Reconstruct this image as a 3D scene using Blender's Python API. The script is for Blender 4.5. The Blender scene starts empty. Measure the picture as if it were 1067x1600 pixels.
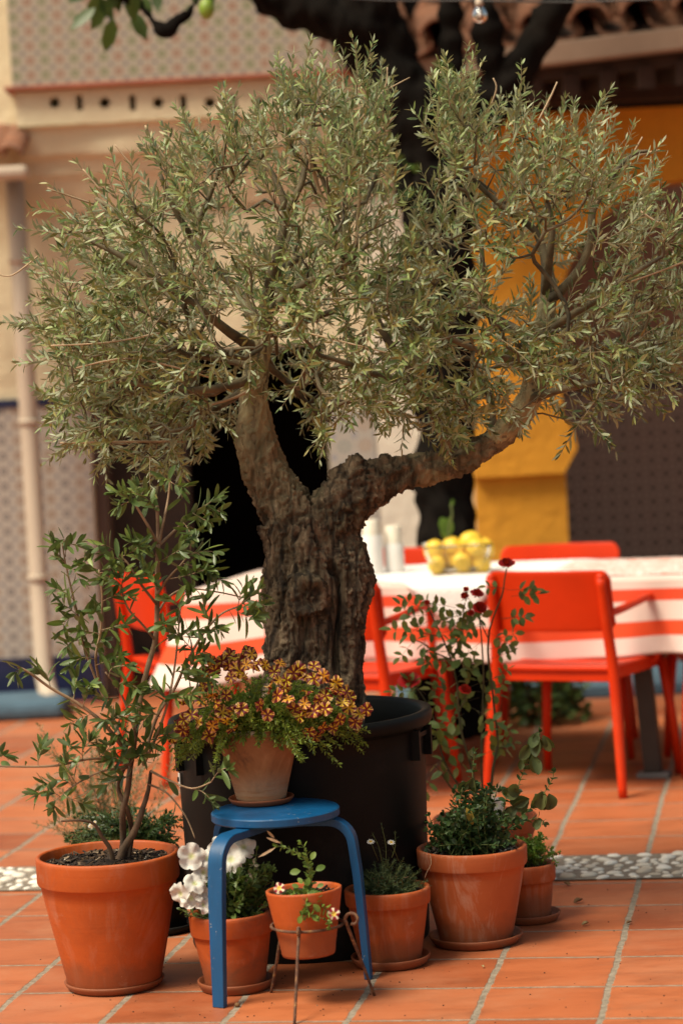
import bpy, bmesh, math, random
import numpy as np
from mathutils import Vector, Matrix, noise
random.seed(7); rng = np.random.default_rng(7)
scene = bpy.context.scene
COL = scene.collection
PI = math.pi

# ------------------------------------------------------------------ camera
F = 4200.0; PITCH = 0.0571; ROLL = 0.0525; HC = 1.57
fw = Vector((0, math.cos(PITCH), -math.sin(PITCH)))
_rt = Vector((1, 0, 0)); _up = Vector((0, math.sin(PITCH), math.cos(PITCH)))
rt = _rt*math.cos(ROLL) - _up*math.sin(ROLL)
up = _rt*math.sin(ROLL) + _up*math.cos(ROLL)
camd = bpy.data.cameras.new('camera'); cam = bpy.data.objects.new('camera', camd); COL.objects.link(cam)
M = Matrix((( rt.x, up.x, -fw.x, 0), (rt.y, up.y, -fw.y, 0), (rt.z, up.z, -fw.z, HC), (0, 0, 0, 1)))
cam.matrix_world = M
camd.sensor_fit = 'VERTICAL'; camd.sensor_height = 36; camd.sensor_width = 24
camd.lens = F*36/1600; camd.clip_start = 0.1; camd.clip_end = 200
camd.dof.use_dof = True; camd.dof.focus_distance = 6.98; camd.dof.aperture_fstop = 2.15
scene.camera = cam

# ------------------------------------------------------------------ light
SUN_EL = math.radians(58); SUN_AZ = math.radians(236)      # azimuth measured from +Y clockwise: high, from the left
world = bpy.data.worlds.new('World'); scene.world = world; world.use_nodes = True
wn = world.node_tree; wn.nodes.clear()
sky = wn.nodes.new('ShaderNodeTexSky'); sky.sky_type = 'NISHITA'; sky.sun_disc = False
sky.sun_elevation = SUN_EL; sky.sun_rotation = SUN_AZ; sky.dust_density = 4.0; sky.air_density = 1.0; sky.ozone_density = 0.6
tint = wn.nodes.new('ShaderNodeMix'); tint.data_type = 'RGBA'; tint.blend_type = 'MULTIPLY'
tint.inputs[0].default_value = 1.0; tint.inputs[7].default_value = (1.0, 0.94, 0.74, 1)
bg = wn.nodes.new('ShaderNodeBackground'); bg.inputs[1].default_value = 0.115
wo = wn.nodes.new('ShaderNodeOutputWorld')
wn.links.new(sky.outputs[0], tint.inputs[6]); wn.links.new(tint.outputs[2], bg.inputs[0]); wn.links.new(bg.outputs[0], wo.inputs[0])
sd = bpy.data.lights.new('sun', 'SUN'); sd.energy = 3.8; sd.angle = math.radians(22); sd.color = (1.0, 0.92, 0.74)
sun = bpy.data.objects.new('sun', sd); COL.objects.link(sun)
sdir = Vector((math.sin(SUN_AZ)*math.cos(SUN_EL), math.cos(SUN_AZ)*math.cos(SUN_EL), math.sin(SUN_EL)))
sun.rotation_euler = sdir.to_track_quat('Z', 'Y').to_euler(); sun.location = (-3, -3, 8)
scene.view_settings.view_transform = 'Standard'; scene.view_settings.look = 'None'
scene.view_settings.exposure = 0.26; scene.view_settings.gamma = 1.0

# ------------------------------------------------------------------ placing helpers
def ray(px, py): return fw*F + rt*(px-533.5) + up*(800-py)
def P(px, py, Y):                     # world point seen at a photo position, at world depth Y
    d = ray(px, py); return Vector((0, 0, HC)) + d*(Y/d.y)
def G(px, py, h=0.0):                 # world point on the level h
    d = ray(px, py); return Vector((0, 0, HC)) + d*((HC-h)/-d.z)
def PP(path, Y):                      # path of (px, py[, dY]) -> world points
    return [P(p[0], p[1], Y+(p[2] if len(p) > 2 else 0)) for p in path]

# ------------------------------------------------------------------ object helpers
def tag(o, label=None, cat=None, group=None, kind=None):
    if label: o['label'] = label
    if cat: o['category'] = cat
    if group: o['group'] = group
    if kind: o['kind'] = kind
    return o
def thing(name, loc=(0, 0, 0), label=None, cat=None, group=None, rz=0):
    o = bpy.data.objects.new(name, None); COL.objects.link(o); o.location = loc; o.rotation_euler = (0, 0, rz)
    o.empty_display_size = 0.05
    return tag(o, label, cat, group)
ORG = {}
def org(o):
    v = Vector((0, 0, 0))
    while o is not None:
        v = v + o.location; o = o.parent
    return v
def link_mesh(name, me, mats, parent=None, smooth=True, origin=None):
    if not isinstance(mats, (list, tuple)): mats = [mats]
    for m in mats: me.materials.append(m)
    if smooth: me.polygons.foreach_set('use_smooth', [True]*len(me.polygons))
    o = bpy.data.objects.new(name, me); COL.objects.link(o)
    off = org(parent) if parent is not None else Vector((0, 0, 0))
    if parent is None and origin is not None:
        o.location = origin; off = Vector(origin)
    if off.length > 1e-9: me.transform(Matrix.Translation(-off))
    if parent is not None: o.parent = parent
    return o

class MB:
    def __init__(s): s.v = []; s.f = []; s.m = []
    def add(s, vs, fs, mi=0):
        b = len(s.v); s.v.extend([tuple(v) for v in vs]); s.f.extend([tuple(b+i for i in f) for f in fs]); s.m.extend([mi]*len(fs)); return s
    def box(s, x0, x1, y0, y1, z0, z1, mi=0):
        vs = [(x0,y0,z0),(x1,y0,z0),(x1,y1,z0),(x0,y1,z0),(x0,y0,z1),(x1,y0,z1),(x1,y1,z1),(x0,y1,z1)]
        return s.add(vs, [(0,3,2,1),(4,5,6,7),(0,1,5,4),(1,2,6,5),(2,3,7,6),(3,0,4,7)], mi)
    def beam(s, a, b, w, h, mi=0, upv=(0, 0, 1)):          # box from a to b, width w, height h
        a = Vector(a); b = Vector(b); d = (b-a).normalized(); r = d.cross(Vector(upv)).normalized(); u = r.cross(d).normalized()
        vs = []
        for p in (a, b):
            for sx, sz in ((-1,-1),(1,-1),(1,1),(-1,1)): vs.append(p + r*(sx*w/2) + u*(sz*h/2))
        return s.add(vs, [(0,1,2,3),(7,6,5,4),(0,4,5,1),(1,5,6,2),(2,6,7,3),(3,7,4,0)], mi)
    def tube(s, pts, rad, n=8, mi=0, cap=True, wob=0.0):
        pts = [Vector(p) for p in pts]
        if not hasattr(rad, '__len__'): rad = [rad]*len(pts)
        N = len(pts); vs = []; prev = None
        for i in range(N):
            t = (pts[min(i+1, N-1)]-pts[max(i-1, 0)])
            t = t.normalized() if t.length > 1e-9 else Vector((0, 0, 1))
            if prev is None:
                a = Vector((0, 0, 1)) if abs(t.z) < 0.9 else Vector((1, 0, 0))
                u = t.cross(a).normalized()
            else:
                u = (prev - t*prev.dot(t)); u = u.normalized() if u.length > 1e-9 else t.orthogonal().normalized()
            prev = u; w = t.cross(u)
            for k in range(n):
                a = 2*PI*k/n; r = rad[i]*(1+wob*(random.random()-.5))
                vs.append(pts[i] + u*(math.cos(a)*r) + w*(math.sin(a)*r))
        fs = [(i*n+k, i*n+(k+1) % n, (i+1)*n+(k+1) % n, (i+1)*n+k) for i in range(N-1) for k in range(n)]
        if cap: fs += [tuple(range(n-1, -1, -1)), tuple(range((N-1)*n, N*n))]
        return s.add(vs, fs, mi)
    def lathe(s, prof, c=(0, 0, 0), n=48, mi=0, wob=None):   # prof: list of (r, z)
        vs = []; fs = []; cx, cy, cz = c
        for (r, z) in prof:
            for k in range(n):
                a = 2*PI*k/n; rr = r*(1+(wob(a, z) if wob else 0))
                vs.append((cx+rr*math.cos(a), cy+rr*math.sin(a), cz+z))
        for i in range(len(prof)-1):
            for k in range(n): fs.append((i*n+k, i*n+(k+1) % n, (i+1)*n+(k+1) % n, (i+1)*n+k))
        if prof[0][0] > 1e-6: fs.append(tuple(range(n-1, -1, -1)))
        if prof[-1][0] > 1e-6: fs.append(tuple(range((len(prof)-1)*n, len(prof)*n)))
        return s.add(vs, fs, mi)
    def blob(s, c, r, mi=0, seg=12, ring=8, rot=0, jit=0):
        rx, ry, rz = r if hasattr(r, '__len__') else (r, r, r); vs = []; fs = []
        cr, sr = math.cos(rot), math.sin(rot)
        for i in range(ring+1):
            th = PI*i/ring
            for k in range(seg):
                a = 2*PI*k/seg; j = 1+jit*(random.random()-.5)
                x, y, z = rx*math.sin(th)*math.cos(a)*j, ry*math.sin(th)*math.sin(a)*j, rz*math.cos(th)*j
                vs.append((c[0]+x*cr-y*sr, c[1]+x*sr+y*cr, c[2]+z))
        for i in range(ring):
            for k in range(seg): fs.append((i*seg+k, (i+1)*seg+k, (i+1)*seg+(k+1) % seg, i*seg+(k+1) % seg))
        return s.add(vs, fs, mi)
    def grid(s, fn, nu, nv, mi=0):
        vs = [fn(i/nu, j/nv) for j in range(nv+1) for i in range(nu+1)]
        fs = [(j*(nu+1)+i, j*(nu+1)+i+1, (j+1)*(nu+1)+i+1, (j+1)*(nu+1)+i) for j in range(nv) for i in range(nu)]
        return s.add(vs, fs, mi)
    def mesh(s, name):
        me = bpy.data.meshes.new(name); me.from_pydata(s.v, [], s.f)
        if any(s.m): me.polygons.foreach_set('material_index', s.m)
        me.update(); return me
    def build(s, name, mats, parent=None, smooth=True, origin=None, bevel=0, auto=None, merge=False):
        me = s.mesh(name)
        if merge:
            bm = bmesh.new(); bm.from_mesh(me); bmesh.ops.remove_doubles(bm, verts=bm.verts, dist=1e-4); bm.to_mesh(me); bm.free()
        o = link_mesh(name, me, mats, parent, smooth, origin)
        if bevel:
            md = o.modifiers.new('bevel', 'BEVEL'); md.width = bevel; md.segments = 2; md.limit_method = 'ANGLE'; md.angle_limit = math.radians(40)
        if auto is not None and smooth:
            try:
                me.set_sharp_from_angle(angle=math.radians(auto))
            except Exception: pass
        return o

class Leaves:
    """collects leaves and writes them all as one mesh (vectorised)"""
    def __init__(s): s.B = []; s.D = []; s.N = []; s.L = []; s.W = []
    def add(s, b, d, n, L, W): s.B.append(tuple(b)); s.D.append(tuple(d)); s.N.append(tuple(n)); s.L.append(L); s.W.append(W)
    def build(s, name, mat, parent=None, bend=0.12, fold=0.18, widest=0.45, quality=0, origin=None):
        B = np.array(s.B); D = np.array(s.D); N = np.array(s.N); L = np.array(s.L)[:, None]; W = np.array(s.W)[:, None]; n = len(B)
        D /= np.linalg.norm(D, axis=1)[:, None]+1e-9
        R = np.cross(D, N); R /= np.linalg.norm(R, axis=1)[:, None]+1e-9; N = np.cross(R, D)
        bd = bend*(0.4+1.2*rng.random((n, 1)))*np.where(rng.random((n, 1)) < .75, -1, 1)
        # rows along the leaf: t, half width
        if quality: rows = [(0.0, 0.05), (0.14, 0.5), (0.32, 0.88), (max(.5, widest), 1.0), (0.75, 0.86), (0.92, 0.46), (1.0, 0.0)]
        else: rows = [(0.0, 0.0), (0.3, 0.85), (0.68, 0.85), (1.0, 0.0)]
        V = []; faces = []; off = []
        for t, w in rows:
            c = B + D*L*t + N*(L*bd*(t**2))
            if w == 0.0: V.append([c])
            else:
                h = R*(W*0.5*w); u = N*(W*0.5*w*fold)
                V.append([c+h+u, c, c-h+u])
        cnt = 0; idx = []
        for r in V: idx.append(list(range(cnt, cnt+len(r)))); cnt += len(r)
        for a, b in zip(idx[:-1], idx[1:]):
            if len(a) == 1: faces += [(a[0], b[0], b[1]), (a[0], b[1], b[2])]
            elif len(b) == 1: faces += [(a[0], b[0], a[1]), (a[1], b[0], a[2])]
            else: faces += [(a[0], b[0], b[1], a[1]), (a[1], b[1], b[2], a[2])]
        verts = np.stack([p for r in V for p in r], axis=1).reshape(-1, 3)      # n, cnt, 3
        lt = np.array([len(f) for f in faces]); flat = np.concatenate([np.array(f) for f in faces])
        loops = (flat[None, :] + (np.arange(n)*cnt)[:, None]).reshape(-1)
        tot = np.tile(lt, n); start = np.concatenate([[0], np.cumsum(tot)[:-1]])
        off = org(parent) if parent is not None else Vector(origin or (0, 0, 0))
        verts = verts - np.array(off)
        me = bpy.data.meshes.new(name)
        me.vertices.add(len(verts)); me.vertices.foreach_set('co', verts.astype(np.float32).ravel())
        me.loops.add(len(loops)); me.loops.foreach_set('vertex_index', loops.astype(np.int32))
        me.polygons.add(len(tot)); me.polygons.foreach_set('loop_start', start.astype(np.int32)); me.polygons.foreach_set('loop_total', tot.astype(np.int32))
        me.polygons.foreach_set('use_smooth', np.ones(len(tot), dtype=bool))
        me.update(calc_edges=True); me.validate()
        me.materials.append(mat)
        o = bpy.data.objects.new(name, me); COL.objects.link(o)
        if parent is not None: o.parent = parent
        else: o.location = off
        return o

def rv(s=1.0): return Vector((random.gauss(0, s), random.gauss(0, s), random.gauss(0, s)))
def rnd(a, b): return a+(b-a)*random.random()
def smooth_path(pts, k=3):
    """Catmull-Rom resample"""
    pts = [Vector(p) for p in pts]; out = []
    for i in range(len(pts)-1):
        p0 = pts[max(i-1, 0)]; p1 = pts[i]; p2 = pts[i+1]; p3 = pts[min(i+2, len(pts)-1)]
        for j in range(k):
            t = j/k
            out.append(0.5*((2*p1)+(p2-p0)*t+(2*p0-5*p1+4*p2-p3)*t*t+(3*p1-p0-3*p2+p3)*t**3))
    out.append(pts[-1]); return out
def lerp_list(r, k):
    out = []
    for i in range(len(r)-1):
        for j in range(k): out.append(r[i]+(r[i+1]-r[i])*j/k)
    out.append(r[-1]); return out
def copy_tree(o, parent=None):
    c = o.copy(); COL.objects.link(c); c.parent = parent
    for ch in list(o.children): copy_tree(ch, c)
    return c

# ------------------------------------------------------------------ materials
class NT:
    def __init__(s, name, rough=0.6):
        s.mat = bpy.data.materials.new(name); s.mat.use_nodes = True; s.t = s.mat.node_tree
        s.b = s.t.nodes['Principled BSDF']; s.b.inputs['Roughness'].default_value = rough
        s.out = s.t.nodes['Material Output']; s._c = None
    def n(s, t, **k):
        x = s.t.nodes.new(t)
        for a, b in k.items(): setattr(x, a, b)
        return x
    def l(s, a, b): s.t.links.new(a, b)
    def coord(s):
        if s._c is None: s._c = s.n('ShaderNodeTexCoord')
        return s._c.outputs['Object']
    def val(s, x, sock):
        if hasattr(x, 'is_output') or hasattr(x, 'links'): s.l(x, sock)
        else: sock.default_value = x
    def math(s, op, a, b=0.0, c=0.0, clamp=False):
        m = s.n('ShaderNodeMath', operation=op); m.use_clamp = clamp
        s.val(a, m.inputs[0]); s.val(b, m.inputs[1]); s.val(c, m.inputs[2]); return m.outputs[0]
    def noise(s, scale=5, detail=4, rough=0.5, vec=None, dist=0.0):
        m = s.n('ShaderNodeTexNoise'); m.inputs['Scale'].default_value = scale; m.inputs['Detail'].default_value = detail
        m.inputs['Roughness'].default_value = rough; m.inputs['Distortion'].default_value = dist
        s.l(vec if vec is not None else s.coord(), m.inputs['Vector']); return m.outputs['Fac']
    def vor(s, scale=5, vec=None, feature='F1', out='Distance'):
        m = s.n('ShaderNodeTexVoronoi', feature=feature); m.inputs['Scale'].default_value = scale
        s.l(vec if vec is not None else s.coord(), m.inputs['Vector']); return m.outputs[out]
    def mapping(s, sc=(1, 1, 1), rot=(0, 0, 0), vec=None):
        m = s.n('ShaderNodeMapping'); m.inputs['Scale'].default_value = sc; m.inputs['Rotation'].default_value = rot
        s.l(vec if vec is not None else s.coord(), m.inputs['Vector']); return m.outputs[0]
    def ramp(s, fac, stops):
        m = s.n('ShaderNodeValToRGB'); cr = m.color_ramp
        while len(cr.elements) < len(stops): cr.elements.new(0.5)
        for e, (p, c) in zip(cr.elements, stops):
            e.position = p; e.color = (c[0], c[1], c[2], 1) if hasattr(c, '__len__') else (c, c, c, 1)
        s.l(fac, m.inputs[0]); return m.outputs[0]
    def mix(s, fac, a, b, mode='MIX'):
        m = s.n('ShaderNodeMix', data_type='RGBA', blend_type=mode)
        s.val(fac, m.inputs[0])
        for x, i in ((a, 6), (b, 7)):
            if hasattr(x, 'links'): s.l(x, m.inputs[i])
            else: m.inputs[i].default_value = (x[0], x[1], x[2], 1)
        return m.outputs[2]
    def base(s, c):
        if hasattr(c, 'links'): s.l(c, s.b.inputs['Base Color'])
        else: s.b.inputs['Base Color'].default_value = (c[0], c[1], c[2], 1)
    def bump(s, h, strength=0.3, dist=0.01, prev=None):
        m = s.n('ShaderNodeBump'); m.inputs['Strength'].default_value = strength; m.inputs['Distance'].default_value = dist
        s.l(h, m.inputs['Height'])
        if prev is not None: s.l(prev, m.inputs['Normal'])
        s.l(m.outputs[0], s.b.inputs['Normal']); return m.outputs[0]
    def island(s): return s.n('ShaderNodeNewGeometry').outputs['Random Per Island']

def mat_simple(name, c, rough=0.6, var=0.12, scale=12, bump=0.15, spec=0.5, dirt=None):
    m = NT(name, rough); f = m.noise(scale, 5, 0.6)
    c2 = [x*(1-var) for x in c]; c3 = [min(1, x*(1+var)) for x in c]
    col = m.ramp(f, [(0.3, c2), (0.7, c3)])
    if dirt is not None:
        d = m.ramp(m.noise(scale*0.35, 6, 0.7), [(0.52, 0.0), (0.7, 1.0)])
        col = m.mix(m.math('MULTIPLY', d, dirt[3]), col, dirt[:3])
    m.base(col); m.b.inputs['Specular IOR Level'].default_value = spec
    if bump: m.bump(m.noise(scale*6, 4, 0.6), bump, 0.004)
    return m.mat

def mat_terracotta(name, c, bloom=0.15, stain=0.0, rough=0.62, seed=0.0):
    m = NT(name, rough)
    v = m.mapping((1, 1, 1)); mp = v.node; mp.inputs['Location'].default_value = (seed, seed*1.7, seed*.3)
    f = m.noise(7, 6, 0.62, v); g = m.noise(38, 4, 0.6, v)
    col = m.ramp(f, [(0.25, [c[0]*.78, c[1]*.72, c[2]*.7]), (0.5, c), (0.8, [c[0]*1.12, c[1]*1.2, c[2]*1.3])])
    streak = m.noise(4, 5, 0.7, m.mapping((3, 3, 0.8), vec=v), 1.4)
    bl = m.ramp(streak, [(0.50, 0.0), (0.72, 1.0)])
    col = m.mix(m.math('MULTIPLY', bl, bloom), col, (0.62, 0.46, 0.36))
    if stain:
        st = m.ramp(m.noise(9, 6, 0.72, v, 0.6), [(0.47, 0.0), (0.68, 1.0)])
        col = m.mix(m.math('MULTIPLY', st, stain), col, (0.11, 0.05, 0.028))
    sz = m.n('ShaderNodeSeparateXYZ'); m.l(m.coord(), sz.inputs[0])
    foot = m.ramp(m.math('ADD', sz.outputs[2], m.math('MULTIPLY', m.noise(16, 5, 0.7, v), -0.09)), [(0.0, 1.0), (0.035, 0.0)])
    col = m.mix(m.math('MULTIPLY', foot, 0.5), col, (0.13, 0.05, 0.022))
    lime = m.math('MULTIPLY', m.ramp(m.noise(6, 7, 0.75, m.mapping((1, 1, 1.6), vec=v)), [(0.60, 0.0), (0.70, 1.0)]), m.ramp(m.noise(60, 4, 0.7, v), [(0.4, 0.1), (0.65, 1.0)]))
    col = m.mix(m.math('MULTIPLY', lime, 0.35), col, (0.60, 0.44, 0.33))
    sp = m.ramp(m.vor(60, v), [(0.03, 1.0), (0.07, 0.0)])
    sp = m.math('MULTIPLY', sp, m.ramp(m.noise(11, 2, 0.5, v), [(0.62, 0.0), (0.68, 1.0)]))
    col = m.mix(m.math('MULTIPLY', sp, 0.7), col, (0.75, 0.62, 0.5))
    m.base(col)
    m.l(m.ramp(f, [(0.3, rough-.08), (0.8, rough+.14)]), m.b.inputs['Roughness'])
    b = m.bump(g, 0.18, 0.002); rings = m.noise(30, 2, 0.5, m.mapping((0.15, 0.15, 6), vec=v)); m.bump(rings, 0.12, 0.003, b)
    return m.mat

def mat_leaf(name, cols, under=None, trans=0.3, rough=0.5, spec=0.35, tcol=None):
    m = NT(name, rough); r = m.island()
    n = len(cols); top = m.ramp(r, [(i/(n-1) if n > 1 else 0, c) for i, c in enumerate(cols)])
    geo = m.n('ShaderNodeNewGeometry'); col = top
    if under: col = m.mix(geo.outputs['Backfacing'], top, under)
    fine = m.noise(60, 3, 0.5); col = m.mix(0.25, col, m.ramp(fine, [(0.3, 0.25), (0.7, 1.0)]), 'MULTIPLY')
    m.base(col); m.b.inputs['Specular IOR Level'].default_value = spec
    tr = m.n('ShaderNodeBsdfTranslucent'); m.l(m.mix(0.6, col, tcol or (0.22, 0.26, 0.05)), tr.inputs[0])
    mx = m.n('ShaderNodeMixShader'); mx.inputs[0].default_value = trans
    m.l(m.b.outputs[0], mx.inputs[1]); m.l(tr.outputs[0], mx.inputs[2]); m.l(mx.outputs[0], m.out.inputs[0])
    return m.mat

M_TERRA = mat_terracotta('terracotta_orange', (0.44, 0.078, 0.007), 0.14, 0.2)
M_TERRA2 = mat_terracotta('terracotta_stained', (0.41, 0.072, 0.008), 0.10, 0.65, seed=3)
M_TERRA3 = mat_terracotta('terracotta_bloomed', (0.41, 0.092, 0.022), 0.5, 0.0, 0.7, seed=5)
M_TERRA4 = mat_terracotta('terracotta_plain', (0.39, 0.074, 0.010), 0.22, 0.3, seed=8)
M_SAUCER = mat_terracotta('terracotta_saucer', (0.37, 0.09, 0.024), 0.08, 0.25, seed=11)
def mat_aged():
    m = NT('terracotta_aged', 0.8); f = m.noise(9, 7, 0.7, dist=0.6)
    col = m.ramp(f, [(0.3, (0.12, 0.045, 0.015)), (0.45, (0.29, 0.115, 0.036)), (0.6, (0.38, 0.165, 0.06)), (0.75, (0.50, 0.30, 0.16))])
    sep = m.n('ShaderNodeSeparateXYZ'); m.l(m.coord(), sep.inputs[0])
    w = m.noise(14, 4, 0.6, m.mapping((0.6, 0.6, 7)))
    lo = m.math('MULTIPLY', m.ramp(m.math('ADD', sep.outputs[2], m.math('MULTIPLY', w, 0.06)), [(0.03, 1.0), (0.115, 0.0)]), m.ramp(w, [(0.35, 0.2), (0.65, 0.85)]))
    col = m.mix(lo, col, (0.50, 0.41, 0.29))
    rim = m.math('MULTIPLY', m.ramp(sep.outputs[2], [(0.175, 0.0), (0.184, 1.0)]), m.ramp(m.noise(25, 3, 0.6), [(0.42, 0.0), (0.52, 1.0)]))
    col = m.mix(m.math('MULTIPLY', rim, 0.85), col, (0.66, 0.56, 0.42))
    m.base(col); m.bump(m.noise(45, 5, 0.7), 0.35, 0.004); return m.mat
M_AGED = mat_aged()
M_BLACKPOT = mat_simple('black_plastic', (0.006, 0.0063, 0.0063), 0.5, 0.25, 6, 0.05, 0.13, dirt=(0.035, 0.03, 0.025, 0.55))
def mat_soil():
    m = NT('soil', 0.95); f = m.noise(60, 5, 0.7)
    m.base(m.ramp(f, [(0.3, (0.012, 0.007, 0.004)), (0.55, (0.045, 0.025, 0.014)), (0.8, (0.14, 0.085, 0.05))]))
    m.bump(m.noise(90, 5, 0.7), 0.9, 0.01); return m.mat
M_SOIL = mat_soil()
def mat_chip():
    m = NT('bark_chip', 0.9)
    m.base(m.ramp(m.island(), [(0, (0.010, 0.006, 0.004)), (0.6, (0.032, 0.018, 0.010)), (0.88, (0.12, 0.07, 0.035)), (1, (0.40, 0.30, 0.2))])); return m.mat
M_CHIP = mat_chip()
def mat_grit():
    m = NT('white_grit', 0.9)
    m.base(m.ramp(m.island(), [(0, (0.10, 0.05, 0.03)), (0.5, (0.40, 0.32, 0.24)), (1, (0.7, 0.66, 0.58))])); return m.mat
M_GRIT = mat_grit()
def mat_paint(name, c, worn):
    m = NT(name, 0.42); f = m.noise(30, 4, 0.6, m.mapping((1, 1, 0.25)))
    col = m.ramp(f, [(0.3, [x*.85 for x in c]), (0.7, [x*1.12 for x in c])])
    w = m.math('MULTIPLY', m.ramp(m.noise(70, 6, 0.75), [(0.64, 0.0), (0.68, 1.0)]), m.ramp(m.noise(8, 2, 0.5), [(0.45, 0.0), (0.6, 1.0)]))
    m.base(m.mix(m.math('MULTIPLY', w, worn), col, (0.5, 0.45, 0.38)))
    m.bump(m.noise(120, 3, 0.6, m.mapping((1, 1, 0.15))), 0.12, 0.002); return m.mat
M_BLUE = mat_paint('blue_paint', (0.0006, 0.068, 0.19), 0.8)
M_CHAIR = mat_simple('orange_plastic', (0.58, 0.030, 0.001), 0.45, 0.10, 5, 0.03, 0.25, dirt=(0.62, 0.13, 0.05, 0.25))
M_TABLELEG = mat_simple('black_steel', (0.02, 0.018, 0.017), 0.45, 0.15, 8, 0.03)
M_FOOT = mat_simple('grey_foot_plate', (0.16, 0.16, 0.16), 0.5, 0.15, 8, 0.03)
def mat_rust():
    m = NT('rusty_iron', 0.8); f = m.noise(55, 5, 0.7)
    m.base(m.ramp(f, [(0.3, (0.045, 0.022, 0.014)), (0.52, (0.13, 0.06, 0.035)), (0.62, (0.24, 0.12, 0.05)), (0.72, (0.42, 0.27, 0.10))]))
    m.b.inputs['Metallic'].default_value = 0.15; m.bump(m.noise(160, 4, 0.7), 0.6, 0.003); return m.mat
M_RUST = mat_rust()
def mat_bark(name, dark, mid, light, smooth_c=None):
    m = NT(name, 0.88)
    v = m.mapping((1, 1, 0.26)); n1 = m.noise(30, 9, 0.75, v, 0.5)
    crack = m.vor(20, m.mix(0.12, v, m.noise(12, 3, .5)) if False else v, 'DISTANCE_TO_EDGE')
    ck = m.ramp(m.math('ADD', crack, m.math('MULTIPLY', m.math('SUBTRACT', m.noise(40, 5, .7, v), .5), .35)), [(0.0, 0.0), (0.13, 1.0)])
    col = m.ramp(n1, [(0.3, dark), (0.5, mid), (0.72, light)])
    patch = m.ramp(m.noise(5, 4, 0.6), [(0.5, 0.0), (0.68, 1.0)])
    col = m.mix(m.math('MULTIPLY', patch, 0.35), col, (0.10, 0.09, 0.035))
    col = m.mix(m.ramp(ck, [(0, 0.8), (1, 0.0)]), col, [x*.35 for x in dark])
    at = m.n('ShaderNodeAttribute', attribute_name='smooth_bark'); sf = at.outputs['Fac']
    if smooth_c:
        sn = m.noise(14, 6, 0.65, m.mapping((1, 1, 0.5)))
        sc = m.ramp(sn, [(0.3, [x*.45 for x in smooth_c]), (0.5, smooth_c), (0.75, [min(1, x*1.5) for x in smooth_c])])
        sc = m.mix(m.ramp(m.noise(9, 4, .6), [(0.5, 0), (0.66, 0.7)]), sc, (0.075, 0.075, 0.025))
        col = m.mix(sf, col, sc)
    m.base(col)
    h = m.math('ADD', m.math('MULTIPLY', ck, 0.35), m.math('MULTIPLY', n1, 1.4))
    bp = m.n('ShaderNodeBump'); m.l(m.math('SUBTRACT', 1.0, m.math('MULTIPLY', sf, 0.65)), bp.inputs['Strength'])
    bp.inputs['Distance'].default_value = 0.022; m.l(h, bp.inputs['Height']); m.l(bp.outputs[0], m.b.inputs['Normal'])
    return m.mat
M_BARK = mat_bark('olive_bark', (0.024, 0.015, 0.009), (0.20, 0.135, 0.082), (0.60, 0.46, 0.30), (0.40, 0.35, 0.19))
M_DARKBARK = mat_simple('dark_tree_bark', (0.0065, 0.005, 0.004), 0.95, 0.5, 9, 0.8, 0.08)
def mat_twig(name, a, b):
    m = NT(name, 0.8); m.base(m.ramp(m.noise(14, 4, 0.6), [(0.35, a), (0.65, b)])); m.bump(m.noise(150, 3, .6), 0.3, 0.002); return m.mat
M_BRANCH = mat_twig('olive_branch', (0.06, 0.05, 0.03), (0.20, 0.16, 0.09))
M_TWIG = mat_twig('olive_twig', (0.20, 0.17, 0.09), (0.36, 0.28, 0.17))
M_CUT = mat_twig('cut_stick', (0.34, 0.23, 0.13), (0.50, 0.37, 0.24))
M_STEM = mat_twig('shrub_stem', (0.17, 0.10, 0.055), (0.42, 0.29, 0.18))
M_STEMDK = mat_twig('shrub_trunk', (0.045, 0.028, 0.018), (0.17, 0.10, 0.055))
M_GREENSTEM = mat_twig('green_stem', (0.09, 0.13, 0.035), (0.16, 0.17, 0.05))
M_ROSESTEM = mat_twig('rose_stem', (0.05, 0.055, 0.02), (0.13, 0.10, 0.04))
M_OLIVE = mat_leaf('olive_leaf', [(0.045, 0.08, 0.025), (0.09, 0.145, 0.042), (0.19, 0.26, 0.085), (0.32, 0.40, 0.14), (0.11, 0.17, 0.042), (0.34, 0.30, 0.10), (0.38, 0.43, 0.21)], (0.40, 0.44, 0.28), 0.15, 0.48, 0.5, (0.30, 0.30, 0.07))
M_SHRUB = mat_leaf('shrub_leaf', [(0.06, 0.11, 0.028), (0.10, 0.16, 0.04), (0.16, 0.23, 0.065), (0.07, 0.12, 0.03), (0.26, 0.34, 0.08)], (0.12, 0.17, 0.07), 0.25, 0.38, 0.5, (0.16, 0.24, 0.03))
M_WISPY = mat_leaf('wispy_leaf', [(0.16, 0.19, 0.09), (0.24, 0.26, 0.14), (0.30, 0.28, 0.17)], None, 0.3, 0.6)
M_CALI = mat_leaf('calibrachoa_leaf', [(0.13, 0.21, 0.03), (0.22, 0.31, 0.045), (0.30, 0.38, 0.06), (0.08, 0.14, 0.025)], None, 0.35, 0.5, 0.4, (0.3, 0.4, 0.04))
M_PETLEAF = mat_leaf('petunia_leaf', [(0.045, 0.085, 0.02), (0.09, 0.15, 0.035), (0.14, 0.20, 0.045)], None, 0.3, 0.5, 0.4, (0.2, 0.3, 0.04))
M_MINT = mat_leaf('mint_leaf', [(0.022, 0.055, 0.016), (0.04, 0.085, 0.025), (0.065, 0.12, 0.035), (0.03, 0.06, 0.02)], None, 0.2, 0.45, 0.5, (0.12, 0.2, 0.03))
M_PARSLEY = mat_leaf('parsley_leaf', [(0.07, 0.15, 0.02), (0.11, 0.21, 0.03), (0.17, 0.27, 0.05)], None, 0.35, 0.5, 0.4, (0.25, 0.4, 0.04))
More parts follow.
